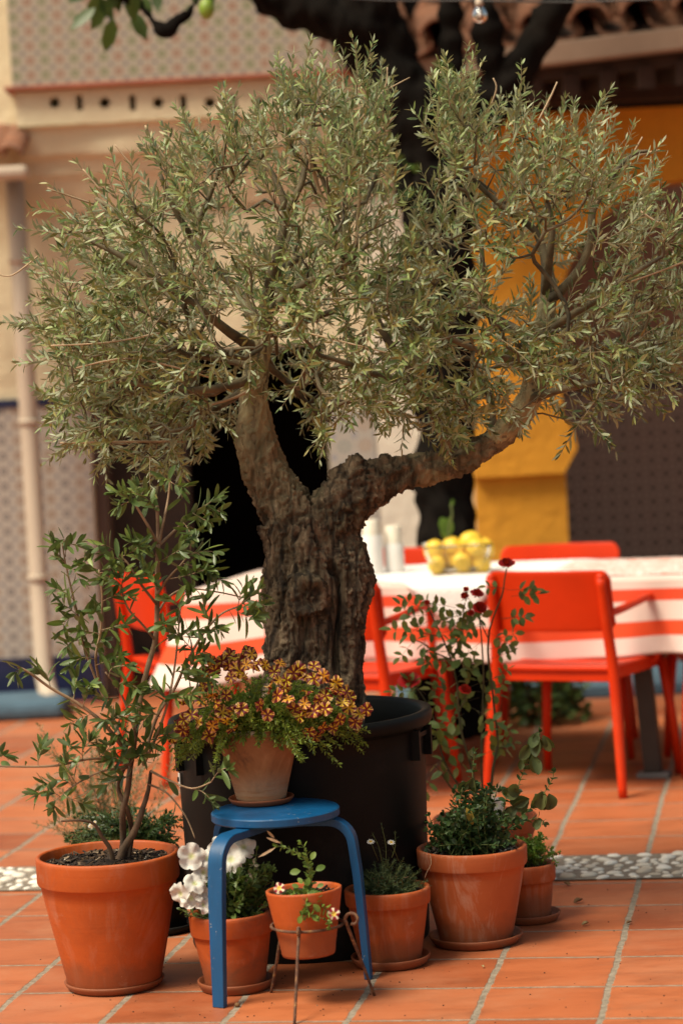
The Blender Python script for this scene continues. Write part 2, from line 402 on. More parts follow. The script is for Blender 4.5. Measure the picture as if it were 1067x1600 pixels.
M_NEEDLE = mat_leaf('daisy_leaf', [(0.03, 0.05, 0.022), (0.06, 0.095, 0.035), (0.10, 0.14, 0.055)], None, 0.15, 0.5)
M_ROSELEAF = mat_leaf('rose_leaf', [(0.08, 0.15, 0.04), (0.13, 0.22, 0.06), (0.19, 0.29, 0.08), (0.24, 0.22, 0.04), (0.08, 0.12, 0.045)], None, 0.3, 0.45, 0.4, (0.25, 0.3, 0.04))
M_WILT = mat_leaf('wilted_leaf', [(0.05, 0.07, 0.025), (0.09, 0.12, 0.04), (0.13, 0.14, 0.045)], None, 0.25, 0.6)
M_BUSH = mat_leaf('bush_leaf', [(0.03, 0.065, 0.018), (0.06, 0.11, 0.03), (0.10, 0.17, 0.05)], None, 0.2, 0.5)
M_CITRUSLEAF = mat_leaf('citrus_leaf', [(0.025, 0.055, 0.012), (0.05, 0.10, 0.02), (0.08, 0.14, 0.025)], None, 0.3, 0.4)
def mat_color_attr(name, rough=0.5, trans=0.25):
    m = NT(name, rough); a = m.n('ShaderNodeVertexColor', layer_name='col')
    col = m.mix(0.22, a.outputs[0], m.ramp(m.noise(200, 3, .6), [(0.3, 0.35), (0.7, 1.0)]), 'MULTIPLY')
    m.base(col); tr = m.n('ShaderNodeBsdfTranslucent'); m.l(col, tr.inputs[0])
    mx = m.n('ShaderNodeMixShader'); mx.inputs[0].default_value = trans
    m.l(m.b.outputs[0], mx.inputs[1]); m.l(tr.outputs[0], mx.inputs[2]); m.l(mx.outputs[0], m.out.inputs[0]); return m.mat
M_PETAL = mat_color_attr('petal')

# floor
def mat_floor():
    m = NT('terracotta_floor', 0.6)
    sep = m.n('ShaderNodeSeparateXYZ'); m.l(m.coord(), sep.inputs[0]); X, Y = sep.outputs[0], sep.outputs[1]
    c, s = math.cos(-.1691), math.sin(-.1691)
    jit = m.math('MULTIPLY', m.math('SUBTRACT', m.noise(22, 4, 0.6), 0.5), 0.045)
    jit2 = m.math('MULTIPLY', m.math('SUBTRACT', m.noise(3, 2, 0.5), 0.5), 0.05)
    u = m.math('ADD', m.math('MULTIPLY', X, c/.3), m.math('MULTIPLY', Y, s/.3)); u = m.math('ADD', u, 6.6995+20)
    v = m.math('ADD', m.math('MULTIPLY', X, -s/.3), m.math('MULTIPLY', Y, c/.3)); v = m.math('SUBTRACT', v, 20.674)
    far = m.math('GREATER_THAN', v, 6.0)
    v1 = m.math('ADD', m.math('DIVIDE', v, 1.0558), 30); v2 = m.math('ADD', m.math('DIVIDE', m.math('SUBTRACT', v, 6.72), 1.015), 60)
    vv = m.math('ADD', m.math('MULTIPLY', v1, m.math('SUBTRACT', 1.0, far)), m.math('MULTIPLY', v2, far))
    uj = m.math('ADD', m.math('ADD', u, jit), jit2); vj = m.math('ADD', m.math('ADD', vv, m.math('MULTIPLY', jit, 0.8)), jit2)
    fu = m.math('FRACT', uj); fv = m.math('FRACT', vj)
    du = m.math('MINIMUM', fu, m.math('SUBTRACT', 1.0, fu)); dv = m.math('MINIMUM', fv, m.math('SUBTRACT', 1.0, fv))
    gu = m.ramp(du, [(0.024, 1.0), (0.031, 0.0)]); gv = m.ramp(dv, [(0.014, 1.0), (0.024, 0.0)])
    grout = m.math('MAXIMUM', gu, m.math('MULTIPLY', gv, 0.9))
    cell = m.n('ShaderNodeCombineXYZ'); m.l(m.math('FLOOR', uj), cell.inputs[0]); m.l(m.math('FLOOR', vj), cell.inputs[1])
    wnz = m.n('ShaderNodeTexWhiteNoise'); m.l(cell.outputs[0], wnz.inputs[0]); rnd_ = wnz.outputs['Value']
    tile = m.ramp(rnd_, [(0.0, (0.28, 0.070, 0.024)), (0.25, (0.41, 0.112, 0.038)), (0.5, (0.46, 0.136, 0.048)), (0.75, (0.35, 0.090, 0.031)), (1.0, (0.48, 0.160, 0.066))])
    st = m.noise(5, 6, 0.65, m.mapping((0.7, 2.0, 1)), 0.4)
    tile = m.mix(0.75, tile, m.ramp(st, [(0.28, (0.60, 0.56, 0.52)), (0.5, (1, 1, 1)), (0.72, (1.15, 1.22, 1.3))]), 'MULTIPLY')
    dust = m.ramp(m.noise(2.6, 6, 0.7), [(0.46, 0.0), (0.70, 0.38)])
    tile = m.mix(dust, tile, (0.47, 0.22, 0.12))
    scuff = m.math('MULTIPLY', m.ramp(m.noise(40, 6, 0.75, m.mapping((0.5, 2.4, 1))), [(0.64, 0.0), (0.74, 0.5)]), m.ramp(m.noise(4, 2, 0.5), [(0.5, 0), (0.65, 1)]))
    tile = m.mix(scuff, tile, (0.56, 0.38, 0.27))
    sp = m.math('MULTIPLY', m.ramp(m.vor(26), [(0.05, 1.0), (0.09, 0.0)]), m.ramp(m.noise(7, 3, 0.6), [(0.56, 0.0), (0.6, 1.0)]))
    tile = m.mix(m.math('MULTIPLY', sp, 0.8), tile, (0.06, 0.03, 0.02))
    edge = m.math('MULTIPLY', m.ramp(m.math('MINIMUM', du, dv), [(0.02, 1.0), (0.09, 0.0)]), m.ramp(m.noise(9, 5, 0.7), [(0.45, 0.0), (0.65, 0.55)]))
    tile = m.mix(edge, tile, (0.20, 0.085, 0.045))
    gc = m.ramp(m.noise(45, 5, 0.7), [(0.3, (0.13, 0.10, 0.07)), (0.55, (0.27, 0.22, 0.165)), (0.8, (0.42, 0.35, 0.27))])
    m.base(m.mix(grout, tile, gc))
    m.l(m.ramp(grout, [(0, 0.52), (1, 0.9)]), m.b.inputs['Roughness'])
    h = m.math('ADD', m.math('MULTIPLY', m.math('SUBTRACT', 1.0, grout), 1.0), m.math('MULTIPLY', m.noise(30, 5, 0.6), 0.35))
    m.bump(h, 0.5, 0.004); return m.mat
M_FLOOR = mat_floor()
def mat_plaster(name, c, var=0.1, big=1.5):
    m = NT(name, 0.9); f = m.noise(big, 6, 0.6)
    col = m.ramp(f, [(0.3, [x*(1-var) for x in c]), (0.7, [x*(1+var*.6) for x in c])])
    drip = m.ramp(m.noise(3, 6, 0.7, m.mapping((2.5, 2.5, 0.35))), [(0.55, 0.0), (0.8, 0.35)])
    m.base(m.mix(drip, col, [x*.7 for x in c])); m.bump(m.noise(9, 6, 0.65), 0.5, 0.03); return m.mat
M_CREAM = mat_plaster('cream_plaster', (0.70, 0.60, 0.41), 0.13)
M_PALE = mat_plaster('pale_plaster', (0.78, 0.71, 0.59))
M_YELLOW = mat_plaster('ochre_plaster', (0.66, 0.29, 0.02), 0.14, 2.2)
M_BROWN = mat_plaster('brown_plaster', (0.42, 0.27, 0.19))
M_TAN = mat_plaster('tan_plaster', (0.36, 0.28, 0.21))
M_KERB = mat_plaster('blue_kerb_paint', (0.065, 0.12, 0.17), 0.25, 5)
M_LEDGE = mat_simple('ledge_brick', (0.32, 0.10, 0.055), 0.8, 0.25, 8)
M_NAVY = mat_simple('navy_glaze', (0.012, 0.018, 0.06), 0.3, 0.3, 10, 0.05)
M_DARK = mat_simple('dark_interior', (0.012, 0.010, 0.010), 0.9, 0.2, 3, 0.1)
M_JAMB = mat_simple('brown_jamb', (0.10, 0.065, 0.05), 0.8, 0.2, 5)
M_WOOD = mat_simple('dark_rafter_wood', (0.030, 0.013, 0.007), 0.8, 0.35, 6, 0.3)
M_FASCIA = mat_simple('eave_fascia', (0.27, 0.18, 0.125), 0.8, 0.15, 4, 0.2)
M_PIPE = mat_simple('pipe_paint', (0.50, 0.41, 0.32), 0.6, 0.08, 3, 0.05)
M_ROOF = mat_terracotta('roof_clay', (0.25, 0.10, 0.05), 0.25, 0.8, 0.85, seed=2)
def mat_azulejo(name, ground, pal, ring, diamond, pitch, dark=1.0):
    m = NT(name, 0.35)
    sep = m.n('ShaderNodeSeparateXYZ'); m.l(m.coord(), sep.inputs[0])
    x = m.math('ADD', m.math('DIVIDE', sep.outputs[0], pitch), 100.0); z = m.math('ADD', m.math('DIVIDE', sep.outputs[2], pitch), 100.0)
    def cell(x, z):
        fx = m.math('SUBTRACT', m.math('FRACT', x), 0.5); fz = m.math('SUBTRACT', m.math('FRACT', z), 0.5)
        return fx, fz, m.math('SQRT', m.math('ADD', m.math('MULTIPLY', fx, fx), m.math('MULTIPLY', fz, fz)))
    fx, fz, r = cell(x, z); gx, gz, r2 = cell(m.math('ADD', x, .5), m.math('ADD', z, .5))
    ang = m.math('ARCTAN2', fz, fx); pet = m.math('MULTIPLY', m.math('COSINE', m.math('MULTIPLY', ang, 8.0)), 0.05)
    rr = m.math('ADD', r, pet)
    cb = m.n('ShaderNodeCombineXYZ'); m.l(m.math('FLOOR', x), cb.inputs[0]); m.l(m.math('FLOOR', z), cb.inputs[1])
    wz = m.n('ShaderNodeTexWhiteNoise'); m.l(cb.outputs[0], wz.inputs[0])
    par = m.math('FRACT', m.math('MULTIPLY', m.math('FLOOR', x), 1/len(pal)+0.001))
    pc = m.ramp(par, [(i/len(pal), c) for i, c in enumerate(pal)]); pc.node.color_ramp.interpolation = 'CONSTANT'
    col = m.mix(m.ramp(rr, [(0.27, 1.0), (0.31, 0.0)]), ground, pc)
    col = m.mix(m.ramp(rr, [(0.10, 1.0), (0.14, 0.0)]), col, ground)
    ringm = m.math('MULTIPLY', m.ramp(r, [(0.36, 0.0), (0.39, 1.0)]), m.ramp(r, [(0.42, 1.0), (0.45, 0.0)]))
    col = m.mix(m.math('MULTIPLY', ringm, 0.7), col, ring)
    dd = m.math('ADD', m.math('ABSOLUTE', gx), m.math('ABSOLUTE', gz))
    col = m.mix(m.ramp(dd, [(0.17, 1.0), (0.21, 0.0)]), col, diamond)
    col = m.mix(m.ramp(m.noise(3, 3, .5), [(0.35, 0), (0.7, 0.25)]), col, [g*.75 for g in ground])
    m.base(col); return m.mat
M_AZ_TOP = mat_azulejo('azulejo_panel', (0.47, 0.40, 0.31), [(0.13, 0.17, 0.07), (0.26, 0.11, 0.07)], (0.16, 0.15, 0.16), (0.08, 0.085, 0.11), 0.068)
M_AZ_LOW = mat_azulejo('azulejo_dado', (0.50, 0.44, 0.38), [(0.12, 0.11, 0.12), (0.24, 0.15, 0.10)], (0.17, 0.16, 0.18), (0.10, 0.11, 0.15), 0.072)
M_AZ_SOFT = mat_azulejo('azulejo_pale', (0.46, 0.42, 0.36), [(0.28, 0.30, 0.28), (0.38, 0.28, 0.22)], (0.3, 0.3, 0.32), (0.27, 0.28, 0.33), 0.10)
M_AZ_DARK = mat_azulejo('azulejo_brown', (0.52, 0.42, 0.35), [(0.04, 0.035, 0.04), (0.04, 0.035, 0.04)], (0.15, 0.10, 0.08), (0.055, 0.045, 0.045), 0.078)
def mat_cloth():
    m = NT('striped_cloth', 0.8)
    a = m.n('ShaderNodeAttribute', attribute_name='drop'); f = a.outputs['Fac']
    m.base(m.ramp(f, [(0.0, (0.72, 0.56, 0.50)), (0.13, (0.72, 0.56, 0.50)), (0.145, (0.72, 0.06, 0.012)), (0.29, (0.72, 0.06, 0.012)), (0.305, (0.74, 0.60, 0.54)), (0.55, (0.74, 0.60, 0.54)), (0.565, (0.72, 0.07, 0.012)), (0.75, (0.72, 0.07, 0.012)), (0.765, (0.74, 0.60, 0.55)), (1.0, (0.74, 0.60, 0.55))]))
    tr = m.n('ShaderNodeBsdfTranslucent'); tr.inputs[0].default_value = (0.7, 0.3, 0.2, 1)
    m.bump(m.noise(300, 2, .5), 0.2, 0.002); return m.mat
M_CLOTH = mat_cloth()
def mat_lace():
    m = NT('white_lace', 0.85); f = m.vor(70)
    m.base(m.ramp(f, [(0.1, (0.72, 0.68, 0.66)), (0.4, (0.82, 0.79, 0.77))])); m.bump(f, 0.4, 0.003); return m.mat
M_LACE = mat_lace()
def mat_print():
    m = NT('red_printed_cloth', 0.8); f = m.noise(16, 4, 0.65, dist=1.0)
    m.base(m.ramp(f, [(0.44, (0.78, 0.70, 0.66)), (0.5, (0.72, 0.20, 0.12)), (0.56, (0.78, 0.68, 0.63))])); return m.mat
M_PRINT = mat_print()
M_CANDLE = mat_simple('cream_candle_wax', (0.78, 0.72, 0.60), 0.5, 0.04, 4, 0.02)
M_WHITEGL = mat_simple('white_ceramic', (0.78, 0.76, 0.73), 0.35, 0.03, 4, 0.02)
M_LEMON = mat_simple('lemon_skin', (0.80, 0.52, 0.045), 0.45, 0.1, 14, 0.35)
def mat_glass(name='clear_glass', tint_=(0.95, 0.95, 0.92)):
    m = NT(name, 0.06); m.base(tint_); m.b.inputs['Transmission Weight'].default_value = 1.0; m.b.inputs['IOR'].default_value = 1.3; return m.mat
M_GLASS = mat_glass()
M_WHITE = mat_simple('white_label', (0.55, 0.54, 0.52), 0.6, 0.1, 40, 0)
M_PEBBLE = None
def mat_pebble():
    m = NT('white_pebble', 0.55); r = m.island()
    m.base(m.ramp(r, [(0, (0.50, 0.42, 0.33)), (0.35, (0.70, 0.64, 0.56)), (1, (0.84, 0.80, 0.74))])); return m.mat
M_PEBBLE = mat_pebble()
M_MORTAR = mat_simple('pebble_mortar', (0.22, 0.18, 0.14), 0.95, 0.3, 30, 0.6)
M_BULBSOCK = mat_simple('bulb_socket', (0.02, 0.02, 0.02), 0.5, 0.1, 10, 0)

# =================================================================== SETTING
def X_(px, py, Y): return P(px, py, Y).x
def Z_(px, py, Y): return P(px, py, Y).z
m = MB(); m.grid(lambda u, v: (-30+60*u, -4+44*v, 0.0), 24, 24)
tag(m.build('courtyard_floor', M_FLOOR, smooth=False), kind='structure')
# pebble strip let into the floor
YAW = -.1691; cu, su = math.cos(YAW), math.sin(YAW)
def tile_pt(u, v, z=0.0):               # tile grid coordinates (as in the floor material) -> world
    a = (u-6.6995)*.3; b = (v+20.674)*.3
    return Vector((a*cu-b*su, a*su+b*cu, z))
V0, V1 = 5.42, 6.68
m = MB(); A = [tile_pt(-9, V0, .004), tile_pt(16, V0, .004), tile_pt(16, V1, .004), tile_pt(-9, V1, .004)]
m.add(A, [(0, 1, 2, 3)]); tag(m.build('pebble_strip_mortar', M_MORTAR, smooth=False), kind='structure')
m = MB(); placed = []
for t in range(9000):
    u = rnd(-3, 8.4); v = rnd(V0+.06, V1-.06); a = rnd(.012, .030); b = a*rnd(.5, .8)
    p = tile_pt(u, v)
    if any((p.x-q[0])**2*0.8+(p.y-q[1])**2 < ((a+q[2])*.92)**2 for q in placed): continue
    placed.append((p.x, p.y, a)); m.blob((p.x, p.y, .004), (a, b, b*.55), seg=9, ring=6, rot=rnd(-.9, .9), jit=.1)
    if len(placed) > 560: break
tag(m.build('pebbles', M_PEBBLE), 'strip of rounded white pebbles set in mortar across the terracotta floor', 'pebbles', kind='stuff')

# ---------------- left house
YW = 12.8
house = thing('courtyard_house', (X_(330, 800, YW), YW, 0), 'cream plastered house with patterned tile dado, dark doorway and tiled balcony front', 'house')
TOP = Z_(533, -160, YW)
xL, xD0, xD1, xR = X_(-150, 800, YW), X_(148, 800, YW), X_(519, 800, YW), X_(752, 800, YW)
zD = Z_(330, 545, YW)
m = MB(); m.box(xL, xD0, YW, YW+.3, 0, TOP); m.box(xD0, xD1, YW, YW+.3, zD, TOP); m.box(xD1, xR, YW, YW+.3, 0, TOP)
m.build('wall', M_CREAM, house, smooth=False)
zb = Z_(60, 628, YW); z0 = Z_(60, 1026, YW)
m = MB(); m.box(xL, xD0-.004, YW-.014, YW-.001, z0, zb-.02); m.build('tile_dado', M_AZ_LOW, house, smooth=False)
m = MB(); m.box(xL, xD0-.003, YW-.022, YW-.001, zb-.018, zb+.018); m.build('dado_border', M_NAVY, house, smooth=False)
m = MB(); m.box(xL, xD0-.002, YW-.02, YW-.001, .0, z0-.001); m.build('dado_base', M_NAVY, house, smooth=False)
m = MB(); m.box(xD1+.004, X_(592, 800, YW), YW-.014, YW-.001, .02, Z_(550, 640, YW)); m.build('pale_tile_dado', M_AZ_SOFT, house, smooth=False)
m = MB(); m.box(X_(594, 800, YW), X_(736, 800, YW), YW-.010, YW-.001, .02, Z_(640, -60, YW)); m.build('pilaster', M_PALE, house, smooth=False)
# door room
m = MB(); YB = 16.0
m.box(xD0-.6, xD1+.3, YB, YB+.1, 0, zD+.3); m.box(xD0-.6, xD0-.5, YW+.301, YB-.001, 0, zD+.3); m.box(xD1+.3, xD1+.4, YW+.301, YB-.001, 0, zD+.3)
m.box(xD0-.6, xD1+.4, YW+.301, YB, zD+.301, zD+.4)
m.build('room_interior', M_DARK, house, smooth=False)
m = MB(); m.box(xD0+.002, X_(176, 800, YW+.3), YW+.06, YW+.29, 0, zD-.002); m.build('door_jamb', M_JAMB, house, smooth=False)
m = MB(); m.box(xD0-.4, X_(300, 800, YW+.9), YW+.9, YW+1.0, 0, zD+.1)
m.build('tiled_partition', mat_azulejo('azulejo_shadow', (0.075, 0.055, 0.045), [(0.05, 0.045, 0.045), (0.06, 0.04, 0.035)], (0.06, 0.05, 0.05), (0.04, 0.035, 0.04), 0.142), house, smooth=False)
# balcony front above (projects 0.3 m)
YBal = 12.62
bx0 = X_(17, 150, YBal); bx1 = X_(604, 100, YBal)
zl0 = Z_(250, 131, YBal); zl1 = Z_(250, 124, YBal)
m = MB(); m.box(bx0+.01, bx1-.01, YBal, YW-.001, zl1+.001, TOP); m.build('balcony_tile_panel', M_AZ_TOP, house, smooth=False)
m = MB(); m.box(bx0-.025, bx1+.02, YBal-.035, YW-.001, zl0, zl1); m.build('balcony_ledge', M_LEDGE, house, smooth=False, bevel=.006)
zb1 = Z_(250, 186, YBal)
m = MB(); m.box(bx0+.02, bx1-.01, YBal+.012, YW-.001, zb1, zl0-.001)
cut = MB()
for i, px in enumerate([85, 124, 163.5, 207, 247, 286.5, 328, 365, 404, 444, 484, 524]):
    q = P(px, 160, YBal)
    zc = q.z
    if i % 2 == 0:
        ring = [(q.x+.026*math.cos(a*PI/8), zc+.026*math.sin(a*PI/8)) for a in range(16)]
    else:
        ring = [(q.x+sx*.0155, zc+sz*.036) for sx, sz in ((-1, -1), (1, -1), (1, 1), (-1, 1))]
    n = len(ring)
    cut.add([(x, YBal-.1, z) for x, z in ring]+[(x, YW-.005, z) for x, z in ring], [tuple(range(n))[::-1] and tuple(range(n)), tuple(range(2*n-1, n-1, -1))]+[(k, k+n, (k+1) % n+n, (k+1) % n) for k in range(n)])
bo = m.build('pierced_band', M_CREAM, house, smooth=False)
co = link_mesh('cutter', cut.mesh('cutter'), M_DARK, house, smooth=False)
bmx = bmesh.new(); bmx.from_mesh(co.data); bmesh.ops.recalc_face_normals(bmx, faces=bmx.faces); bmx.to_mesh(co.data); bmx.free()
md = bo.modifiers.new('b', 'BOOLEAN'); md.object = co; md.operation = 'DIFFERENCE'; md.solver = 'EXACT'
bpy.context.view_layer.update()
me2 = bpy.data.meshes.new_from_object(bo.evaluated_get(bpy.context.evaluated_depsgraph_get()))
bo.modifiers.clear(); bo.data = me2; bpy.data.objects.remove(co)
# mouldings below the pierced band: an uneven rendered cornice swept along X
prof = [(196, .02), (199, .045), (203, .075), (212, .085), (230, .09), (243, .10), (250, .15), (262, .165), (272, .17), (280, .20), (300, .23), (330, .28)]
def corn(u, v):
    i = v*(len(prof)-1); k = min(int(i), len(prof)-2); t = i-k
    py = prof[k][0]*(1-t)+prof[k+1][0]*t; d = prof[k][1]*(1-t)+prof[k+1][1]*t
    x = bx0+.02+(bx1-.03-bx0)*u; z = Z_(250, py-9, YBal)
    w = (noise.noise(Vector((x*3.1, z*6, 0)))*.012)
    return (x, min(YBal+d*.6-.01+w, YW-.002), z+w*.8 if 0 < v < 1 else z)
m = MB(); m.grid(corn, 60, 33); m.v = [(v[0], v[1], min(v[2], zb1-.0005)) for v in m.v]
m.build('cornice', M_CREAM, house)
m = MB(); m.box(bx0+.021, bx0+.023, YBal+.03, YW-.001, Z_(250, 321, YBal), zb1-.001); m.build('cornice_end', M_CREAM, house, smooth=False)
# eave stub, gutter and drainpipe on the left
m = MB()
for i in range(4):
    x = X_(-62+i*27, 250, 12.4); zc = Z_(10, 240, 12.4)
    for k in range(2):
        yy = 12.30+.18*k
        def hal(u, v, x=x, yy=yy, k=k): a = PI*u; return (x+.05*math.cos(a), yy+.4*v, zc+.035*math.sin(a)+.05*k+.12*v-.02)
        m.grid(hal, 8, 2)
o = m.build('eave_tile', M_ROOF, house); md = o.modifiers.new('s', 'SOLIDIFY'); md.thickness = .014
m = MB(); xg = X_(48, 270, 12.4)
m.box(xL, xg, 12.28, 12.44, Z_(10, 282, 12.4), Z_(10, 262, 12.4)); m.build('gutter', M_PIPE, house, smooth=False, bevel=.02)
m = MB()
pp_ = [P(36, 285, 12.5), P(45, 500, 12.5), P(52, 750, 12.5)]; xx = P(45, 640, 12.55).x
m.tube([(xx, 12.55, Z_(40, 272, 12.5)), (xx, 12.55, 1.6), (xx, 12.55, .16), (xx+.02, 12.50, .08), (xx+.05, 12.38, .05)], [.044, .044, .044, .046, .046], 20)
for zz in (.62, 1.35, 2.1): m.lathe([(.046, -.012), (.052, -.012), (.052, .012), (.046, .012)], (xx, 12.55, zz), 20)
m.build('drainpipe', M_PIPE, house)

# low painted kerbs
m = MB(); k0 = G(-260, 1160); m.box(-4, X_(98, 1100, 12.1), 12.15, 12.6, 0, .085)
m.build('planter_kerb', M_KERB, smooth=False, bevel=.03)
tag(bpy.data.objects['planter_kerb'], 'low blue grey painted masonry kerb at the foot of the tiled wall', 'kerb', kind=None)
m = MB(); m.box(X_(620, 1080, 11.9), X_(1500, 1080, 11.9), 11.9, 12.72, 0, .055)
tag(m.build('wall_kerb', M_KERB, smooth=False, bevel=.01), 'low blue step behind the striped table, along the ochre arcade', 'kerb')

# ---------------- ochre arcade
YA = 12.75
arc = thing('arcade', (X_(900, 800, YA), YA, 0), 'ochre plastered arcade with a round arch and tiled porch wall inside', 'arcade')
ax0 = X_(744, 800, YA); axj = X_(886, 800, YA)
cc = P(1107, 500, YA); ccx = axj+ (P(1107, 500, YA).x-P(886, 500, YA).x); rad = ccx-axj
top = Z_(900, 174, YA); axR = ccx+rad+.8
def arch_mesh():
    m = MB(); n = 40; zc = cc.z; front = []; Yf, Yb = YA, YA+.45
    xs = [ccx-rad*math.cos(PI*i/n) for i in range(n+1)]; zs = [zc+rad*math.sin(PI*i/n) for i in range(n+1)]
    for Y, fl in ((Yf, 0), (Yb, 1)):
        for i in range(n):
            q = [(xs[i], Y, zs[i]), (xs[i+1], Y, zs[i+1]), (xs[i+1], Y, top), (xs[i], Y, top)]
            m.add(q if not fl else q[::-1], [(0, 1, 2, 3)])
    for i in range(n): m.add([(xs[i], Yf, zs[i]), (xs[i], Yb, zs[i]), (xs[i+1], Yb, zs[i+1]), (xs[i+1], Yf, zs[i+1])], [(0, 1, 2, 3)])
    m.box(ax0, axj, Yf, Yb, 0, top); m.box(ccx+rad, axR, Yf, Yb, 0, top)
    return m
arch_mesh().build('arch_wall', M_YELLOW, arc, smooth=False)
cap = [(742, 738), (881, 738), (890, 722), (903, 700), (900, 682), (894, 664), (883, 648), (878, 630), (742, 630)]
base_x = axj-.012
m = MB(); pts = []
for px, py in cap:
    z = Z_(890, py, YA); x = (ax0-.004) if px == 742 else axj+(px-884)/4200*YA
    pts.append((x, z))
n = len(pts); m.add([(x, YA-.05, z) for x, z in pts]+[(x, YA+.50, z) for x, z in pts], [tuple(range(n)), tuple(range(2*n-1, n-1, -1))]+[(k, k+n, (k+1) % n+n, (k+1) % n) for k in range(n)])
o = m.build('capital', M_YELLOW, arc, smooth=False)
YI = 15.3
m = MB(); m.box(ax0-.5, 5.0, YI, YI+.1, 0, 4.2); m.build('porch_back_wall', M_BROWN, arc, smooth=False)
zi = Z_(980, 604, YI)
m = MB(); m.box(ax0-.45, 4.95, YI-.014, YI-.001, 0, zi-.02); m.build('brown_tile_dado', M_AZ_DARK, arc, smooth=False)
m = MB(); m.box(ax0-.45, 4.95, YI-.022, YI-.001, zi-.018, zi+.02); m.build('dado_border', M_NAVY, arc, smooth=False)
m = MB(); m.box(4.95, 5.05, YA+.451, YI-.001, 0, 4.2); m.build('porch_side_wall', M_BROWN, arc, smooth=False)
m = MB(); m.box(ax0-.5, ax0-.4, YW+.301, YI-.001, 0, 4.2); m.build('porch_end_wall', M_BROWN, arc, smooth=False)

# ---------------- porch roof with clay tiles
roof = thing('porch_roof', (P(900, 60, 12).x, 12, P(900, 60, 12).z), 'clay tiled eave over the ochre arcade, with pale fascia and dark rafters', 'roof')
za = Z_(950, 90, 11.95)
fa0 = P(640, 112, 12.35); fa1 = P(1130, 53, 11.5)
m = MB(); m.beam(fa0, fa1, .10, .098); m.build('fascia', M_FASCIA, roof, smooth=False, bevel=.01)
m = MB(); d_ = (fa1-fa0)
for t, col_ in ((.0, 0),): m.beam(fa0+Vector((0, .14, -.075)), fa1+Vector((0, .14, -.075)), .12, .05)
for k in range(9):
    a = fa0.lerp(fa1, .06+k*.118); a.z -= .13
    m.beam(a+Vector((0, .05, -.01)), a+Vector((0, 1.9, .18)), .07, .10)
m.beam(P(640, 150, 12.6), P(1130, 128, 12.6), .1, .14)
m.build('rafter', M_WOOD, roof, smooth=False)
m = MB(); zt = Z_(900, 172, YA)
q0 = fa0+Vector((-.3, .06, .06)); q1 = fa1+Vector((.4, .06, .06)); q2 = q1+Vector((0, 4.0, 1.3)); q3 = q0+Vector((0, 3.4, 1.3))
up_ = Vector((0, 0, .03)); m.add([q0, q1, q2, q3, q0+up_, q1+up_, q2+up_, q3+up_], [(0, 3, 2, 1), (4, 5, 6, 7), (0, 1, 5, 4), (1, 2, 6, 5), (2, 3, 7, 6), (3, 0, 4, 7)])
m.build('roof_deck', M_WOOD, roof, smooth=False)
m = MB(); m.box(ax0-.4, axR, YA+.02, YA+.44, top+.001, top+.75); m.build('dark_gap_fill', M_DARK, roof, smooth=False)  # near-black block filling the dark gap between arch wall and rafters
tl = MB(); L_ = (q1-q0).length; dx = (q1-q0).normalized(); sl = Vector((0, .93, .36)); nt = int(L_/.235)
for i in range(nt+1):
    for r_ in range(3):
        b0 = q0+dx*(i*.235)+Vector((0, -.10, .06))+sl*(r_*.30)+Vector((0, rnd(-.02, .02), r_*.012+rnd(-.006, .006)))
        tw = rnd(-.03, .03)
        def cov(u, v, b0=b0, tw=tw): a = PI*(.02+.96*u); r = .088-.02*v; return b0+dx*(math.cos(a)*r+tw*v)+Vector((0, 0, math.sin(a)*r*.85))+sl*(.42*v)
        tl.grid(cov, 10, 3)
        b1 = b0+dx*.1175+Vector((0, .03, -.045))
        def cha(u, v, b1=b1): a = PI*(1+u); r = .075-.0*v; return b1+dx*(math.cos(a)*r)+Vector((0, 0, math.sin(a)*r*.6+.03))+sl*(.42*v)
        tl.grid(cha, 8, 2)
o = tl.build('clay_tiles', M_ROOF, roof); md = o.modifiers.new('s', 'SOLIDIFY'); md.thickness = .014; md.offset = -1

def RM(obj_mb, voxel, sm=2):
    """weld overlapping tubes into one skin"""
    me = obj_mb.mesh('tmp'); o = bpy.data.objects.new('tmp', me); COL.objects.link(o)
    md = o.modifiers.new('r', 'REMESH'); md.mode = 'VOXEL'; md.voxel_size = voxel
    md = o.modifiers.new('s', 'SMOOTH'); md.iterations = sm; md.factor = .5
    bpy.context.view_layer.update(); dg = bpy.context.evaluated_depsgraph_get()
    out = bpy.data.meshes.new_from_object(o.evaluated_get(dg)); bpy.data.objects.remove(o); out.materials.clear(); return out

# ---------------- dark citrus tree behind the table
YT = 11.0
ct = thing('citrus_tree', G(703, 1150), 'dark trunked citrus tree rising behind the table with a few leaves and a lime', 'tree')
def px_tube(mb, path, Y, n=10, k=4, wob=.1, scale=None):
    pts = [P(p[0], p[1], Y+(p[3] if len(p) > 3 else 0)) for p in path]; rr = [p[2]*Y/F for p in path]
    mb.tube(smooth_path(pts, k), lerp_list(rr, k), n, wob=wob)
m = MB()
bx_ = G(705, 1160)
px_tube(m, [(706, 1152, 66), (700, 1040, 54), (698, 860, 50), (694, 700, 49), (688, 560, 52), (684, 420, 60), (682, 300, 62), (676, 220, 50), (650, 175, 40), (612, 120, 44), (585, 60, 46), (575, 10, 44), (600, -60, 40)], YT, 14, 4, .14)
px_tube(m, [(585, 70, 40), (540, 40, 36), (490, 18, 30), (440, 5, 30), (400, -12, 22), (370, -60, 20)], YT, 12, 4, .16)
px_tube(m, [(615, 90, 20), (625, 70, 22), (622, 50, 20), (612, 30, 12)], YT, 10, 3, .1)
px_tube(m, [(688, 250, 45), (725, 200, 46), (762, 165, 38), (800, 118, 25), (838, 65, 23), (862, 20, 22), (880, -50, 20)], YT, 12, 4, .12)
